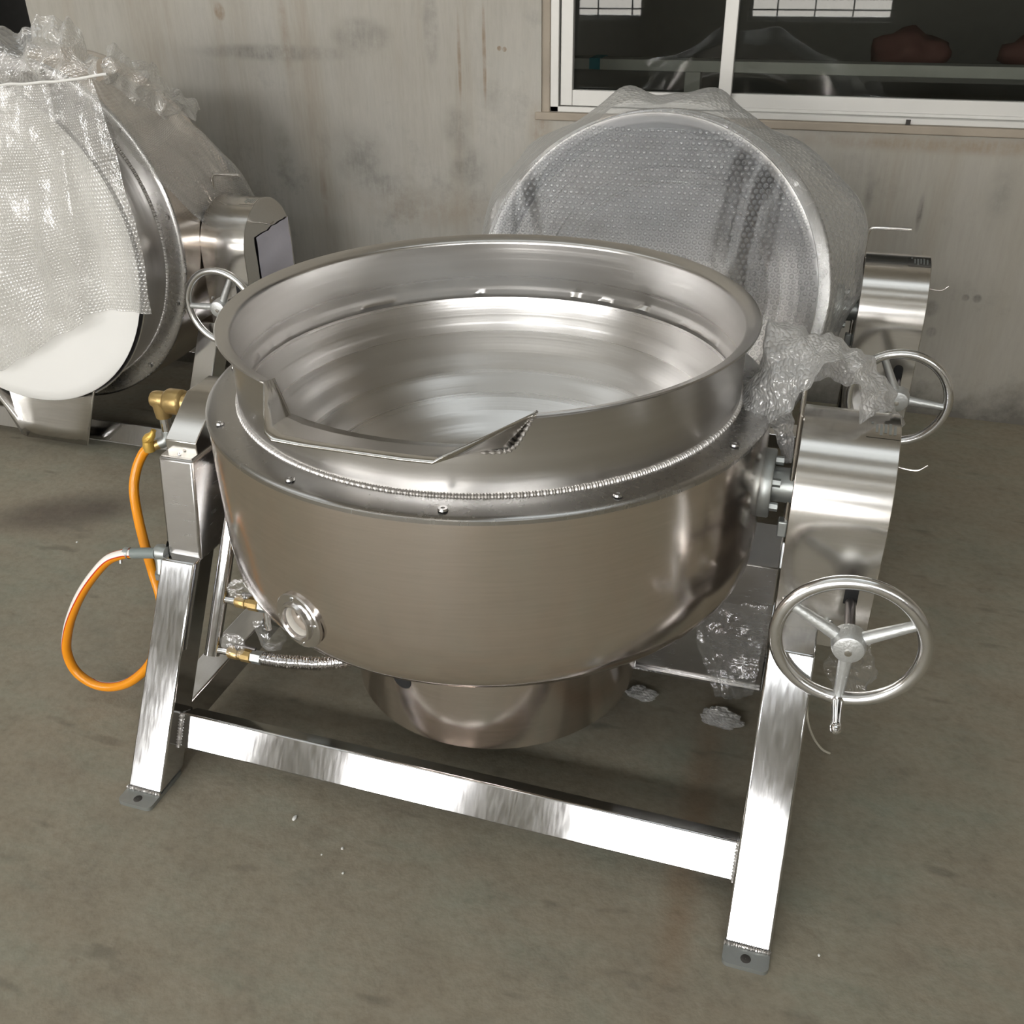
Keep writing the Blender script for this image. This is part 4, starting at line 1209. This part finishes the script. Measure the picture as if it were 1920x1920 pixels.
tag(bag, 'tied bubble wrap bag draped over the left rear kettle', 'bubble wrap')


def film_part(name, rows, m, parent, nu, nv, amp, freq, pleat, pfreq, seed, pgrow=True):
    g, u = sheet(rows, nu, nv, amp, freq, pleat, pfreq, seed, pgrow)
    off = parent.location if parent else Vector((0, 0, 0))
    g = [[p - off for p in r] for r in g]
    return MB().grid(g, u).build(name, m, parent, ang=180)


film_part('front_drape', BAG_A, M['film_bag'], bag, 30, 22, 0.014, 5, 0.010, 3, 1)
film_part('front_drape', BAG_B, M['film_bag'], bag, 26, 22, 0.016, 5, 0.012, 2, 2)
film_part('gathered_top', TUFT, M['film_bag'], bag, 26, 16, 0.045, 10, 0.022, 4, 3)
film_part('side_drape', SKIRT, M['film_bag'], bag, 26, 16, 0.010, 6, 0.010, 2, 4)
film_part('ruffle', CREST, M['film_bag'], bag, 26, 14, 0.04, 11, 0.010, 3, 5, False)
STRING = [(-1.984, 0.79, 1.252), (-1.804, 0.79, 1.257), (-1.683, 0.79, 1.27), (-1.567, 0.79, 1.28), (-1.472, 0.79, 1.29), (-1.415, 0.79, 1.299)]
st = [Vector(p) - bag.location for p in STRING]
MB().tube([p + Vector((0, noise.noise(p * 12) * 0.01, noise.noise(p * 9) * 0.012)) for p in spline(st, 10)], 0.004, 8).build('tie_string', M['white_foam'], bag)

# notice taped to the gear housing of the left rear kettle
xs = -1.2615
pp = MB()
rows, r2 = [], []
for i in range(9):
    row = []
    for j in range(9):
        u, v = j / 8, i / 8
        y = 1.19 + u * 0.225
        zt = 0.745 + 0.02 * u + 0.008 * noise.noise(Vector((u * 7, 0, 2)))
        row.append((xs + 0.0025 + 0.004 * noise.noise(Vector((u * 3, v * 3, 1))), y, 0.55 + (zt - 0.55) * v))
    rows.append(row)
po_ = pp.grid(rows).build('paper_notice', M['paper'])
tag(po_, 'crumpled blank white paper stuck to the side of the left rear gear housing', 'paper')

ARCH = [[(0.515, -0.05, 0.853), (0.547, -0.05, 0.844), (0.582, -0.05, 0.869), (0.604, -0.05, 0.914), (0.635, -0.05, 0.959), (0.667, -0.05, 0.986), (0.692, -0.05, 0.965), (0.705, -0.05, 0.92), (0.712, -0.06, 0.872)], [(0.503, 0.02, 0.842), (0.522, 0.02, 0.916), (0.546, 0.02, 0.96), (0.592, 0.02, 0.971), (0.629, 0.02, 0.979), (0.67, 0.02, 0.982), (0.716, 0.02, 0.960), (0.745, 0.02, 0.91), (0.758, 0.02, 0.872)], [(0.52, 0.1, 0.837), (0.53, 0.1, 0.939), (0.538, 0.1, 0.987), (0.586, 0.1, 0.98), (0.626, 0.1, 0.971), (0.676, 0.1, 0.955), (0.725, 0.1, 0.921), (0.770, 0.1, 0.877), (0.796, 0.1, 0.818)], [(0.535, 0.13, 0.80), (0.55, 0.13, 0.83), (0.58, 0.135, 0.84), (0.605, 0.135, 0.86), (0.64, 0.13, 0.866), (0.68, 0.13, 0.87), (0.72, 0.125, 0.87), (0.765, 0.12, 0.855), (0.798, 0.12, 0.79)]]
TAIL = [[(0.55, 0.05, 0.818), (0.575, 0.05, 0.822), (0.593, 0.05, 0.835)], [(0.571, 0.05, 0.77), (0.591, 0.05, 0.778), (0.605, 0.05, 0.786)], [(0.591, 0.04, 0.725), (0.603, 0.04, 0.726), (0.608, 0.04, 0.734)]]
scrap = empty('bubble_wrap_scrap', (0.63, 0.02, 0.87))
tag(scrap, 'crumpled bubble wrap scrap hooked over the lever of the foreground kettle', 'bubble wrap')
film_part('draped_sheet', ARCH, M['film_scrap'], scrap, 9, 26, 0.016, 18, 0.006, 6, 6, False)
film_part('hanging_tail', TAIL, M['film_scrap'], scrap, 10, 14, 0.01, 20, 0.004, 3, 7)

HANG = [[(0.44, 0.145, 0.28), (0.512, 0.143, 0.30), (0.60, 0.145, 0.31)], [(0.448, 0.142, 0.195), (0.512, 0.14, 0.238), (0.60, 0.142, 0.246)], [(0.472, 0.13, 0.132), (0.528, 0.13, 0.154), (0.60, 0.13, 0.164)], [(0.501, 0.115, 0.074), (0.551, 0.11, 0.078), (0.600, 0.115, 0.101)], [(0.515, 0.122, 0.041), (0.559, 0.12, 0.044), (0.600, 0.122, 0.065)]]
for i, (x, y, z, rr, lb) in enumerate(((-0.50, -0.262, 0.405, 0.03, 'clear film disc wrapped on the middle brass gas valve'), (-0.497, -0.325, 0.302, 0.032, 'clear film disc wrapped on the lowest brass gas valve'))):
    rows, ur = [], []
    for a_ in range(7):
        row, u_ = [], []
        for b_ in range(17):
            t = 2 * PI * b_ / 16
            r = rr * max(0.02, a_ / 6) * (1 + 0.12 * noise.noise(Vector((math.cos(t) * 2, math.sin(t) * 2, i))))
            q = Vector((r * math.cos(t), 0.3 * r * math.sin(t) + 0.004 * noise.noise(Vector((r * 60, t, i))), 0.75 * r * math.sin(t)))
            row.append(Vector((x, y, z)) + q)
            u_.append((q.x, q.z))
        rows.append(row)
        ur.append(u_)
    tag(MB().grid(rows, ur).build('film_wrapper', M['film_clear'], ang=180), lb, 'plastic film')
FOLD = [[(-0.46, -0.29, 0.35), (-0.43, -0.285, 0.35), (-0.40, -0.28, 0.335)], [(-0.455, -0.295, 0.315), (-0.42, -0.305, 0.32), (-0.385, -0.285, 0.315)], [(-0.45, -0.295, 0.285), (-0.425, -0.30, 0.282), (-0.40, -0.29, 0.285)]]
fo = film_part('film_flap', FOLD, M['film_clear'], None, 8, 8, 0.006, 20, 0.0, 1, 12)
tag(fo, 'clear film flap between the brass valves and the sight port', 'plastic film')
hg = film_part('bubble_wrap_strip', HANG, M['film_clear'], None, 16, 12, 0.012, 16, 0.004, 3, 8)
tag(hg, 'bubble wrap strip hanging in front of the steel box behind the right leg', 'bubble wrap')
TORN = [[(0.718, -0.125, 0.391), (0.757, -0.13, 0.435), (0.801, -0.115, 0.445)], [(0.737, -0.13, 0.35), (0.779, -0.15, 0.394), (0.821, -0.12, 0.403)], [(0.762, -0.12, 0.302), (0.796, -0.14, 0.335), (0.824, -0.11, 0.355)]]
tn = film_part('torn_film', TORN, M['film_clear'], None, 18, 18, 0.02, 18, 0.006, 4, 9)
tag(tn, 'torn clear film hanging behind the front handwheel', 'plastic film')


def crumple(name, loc, sx, sy, sz, seed, label):
    bm = bmesh.new()
    bmesh.ops.create_icosphere(bm, subdivisions=4, radius=1)
    for v in bm.verts:
        nn = 1 + 0.35 * noise.noise(v.co * 1.7 + Vector((seed, 0, 0))) + 0.18 * noise.noise(v.co * 4.5 + Vector((0, seed, 0)))
        v.co = Vector((v.co.x * sx * nn, v.co.y * sy * nn, max(0.002, (v.co.z * 0.5 + 0.42) * sz * 2 * nn)))
    mb_ = MB()
    bm.verts.ensure_lookup_table()
    mb_.add([v.co.copy() for v in bm.verts], [[v.index for v in f.verts] for f in bm.faces], [(v.co.x + v.co.z, v.co.y + v.co.z) for v in bm.verts])
    bm.free()
    o = mb_.build(name, M['film_scrap'], None, loc=loc, ang=180)
    return tag(o, label, 'bubble wrap')


crumple('bubble_wrap_piece', (0.535, 0.075, 0), 0.045, 0.028, 0.018, 2, 'crumpled bubble wrap piece lying on the floor left of the right leg')
crumple('bubble_wrap_piece', (0.335, 0.115, 0), 0.035, 0.022, 0.012, 5, 'small bubble wrap piece on the floor beside the burner skirt')
sg = MB().tube(spline([(0.708, -0.02, 0.25), (0.712, -0.01, 0.19), (0.722, 0.005, 0.12), (0.742, 0.022, 0.06), (0.765, 0.036, 0.02), (0.784, 0.045, 0.004)], 8), 0.0028, 8).build('string', M['string'])
tag(sg, 'pale string hanging to the floor behind the right front leg', 'string')
for i, (x, y, s) in enumerate(((-0.298, -0.488, 1.6), (-0.164, -0.531, 1.1), (-0.135, -0.587, 0.9), (-0.198, -0.558, 0.7), (0.787, -0.493, 0.9), (-1.50, 0.31, 1.2), (-1.255, 0.56, 0.8))):
    lab = ['largest white chip on the floor, just in front of the crossbeam', 'white crumb on the floor in front of the crossbeam, second from the largest', 'white crumb nearest the viewer in front of the crossbeam', 'tiny white crumb between the larger ones in front of the crossbeam', 'white crumb on the floor right of the right foot plate', 'white crumb on the floor by the dark oily stain', 'white crumb on the floor behind the dark oily stain'][i]
    bm = bmesh.new()
    bmesh.ops.create_icosphere(bm, subdivisions=2, radius=1)
    mb_ = MB()
    vv = [Vector((v.co.x * 0.0028, v.co.y * (0.005 if i == 0 else 0.0032), v.co.z * 0.0016 + 0.0016)) * s * (1 + 0.3 * noise.noise(v.co * 2 + Vector((i, 0, 0)))) for v in bm.verts]
    mb_.add(vv, [[v.index for v in f.verts] for f in bm.faces])
    bm.free()
    tag(mb_.build('paint_chip', M['chip'], loc=(x, y, 0.0)), lab, 'chip', 'white crumbs on the floor')

# ------------------------------------------------------------------ beyond the glass
wb = empty('workbench', (0.5, 3.3, 0))
tag(wb, 'long pale workbench in the dark room behind the window', 'bench')
MB().box(-2.2, 2.6, -0.25, -0.15, 1.088, 1.135).build('bench_top', M['bench'], wb, bevel=0.003)
for x in (-2.0, -0.62, 1.4, 2.5):
    MB().box(x, x + 0.07, -0.24, -0.17, 0, 1.088).build('leg', M['bench'], wb, bevel=0.003)
MB().box(-1.06, -1.01, -0.2515, -0.1, 1.09, 1.1365).build('tape_mark', M['teal'], wb)
sh = empty('storage_rack', (0.7, 4.2, 0))
tag(sh, 'dim storage rack in the dark room behind the pale workbench', 'shelf')
MB().box(-2.4, 2.2, -0.3, 0.3, 0.97, 1.0).build('shelf', M['dark_room'], sh)
for x in (-2.4, -0.1, 2.14):
    MB().box(x, x + 0.06, -0.3, 0.3, 0, 0.97).build('leg', M['dark_room'], sh)


def bundle(loc, sx, sy, sz, seed, mm, label):
    bm = bmesh.new()
    bmesh.ops.create_icosphere(bm, subdivisions=3, radius=1)
    mb_ = MB()
    vv = []
    for v in bm.verts:
        nn = 1 + 0.3 * noise.noise(v.co * 1.6 + Vector((seed, 0, 0)))
        vv.append(Vector((v.co.x * sx * nn, v.co.y * sy * nn, max(0, (v.co.z * 0.6 + 0.5) * sz * nn))))
    mb_.add(vv, [[v.index for v in f.verts] for f in bm.faces])
    bm.free()
    tag(mb_.build('cloth_bundle', mm, loc=loc, ang=60), label, 'bundle')


bundle((0.85, 4.2, 1.0), 0.20, 0.15, 0.16, 1, M['redbrown'], 'smaller reddish bundle on the rack behind the glass, left of the other')
bundle((1.55, 4.2, 1.0), 0.26, 0.16, 0.17, 4, M['redbrown'], 'wider reddish bundle on the rack behind the glass, near the right edge of view')
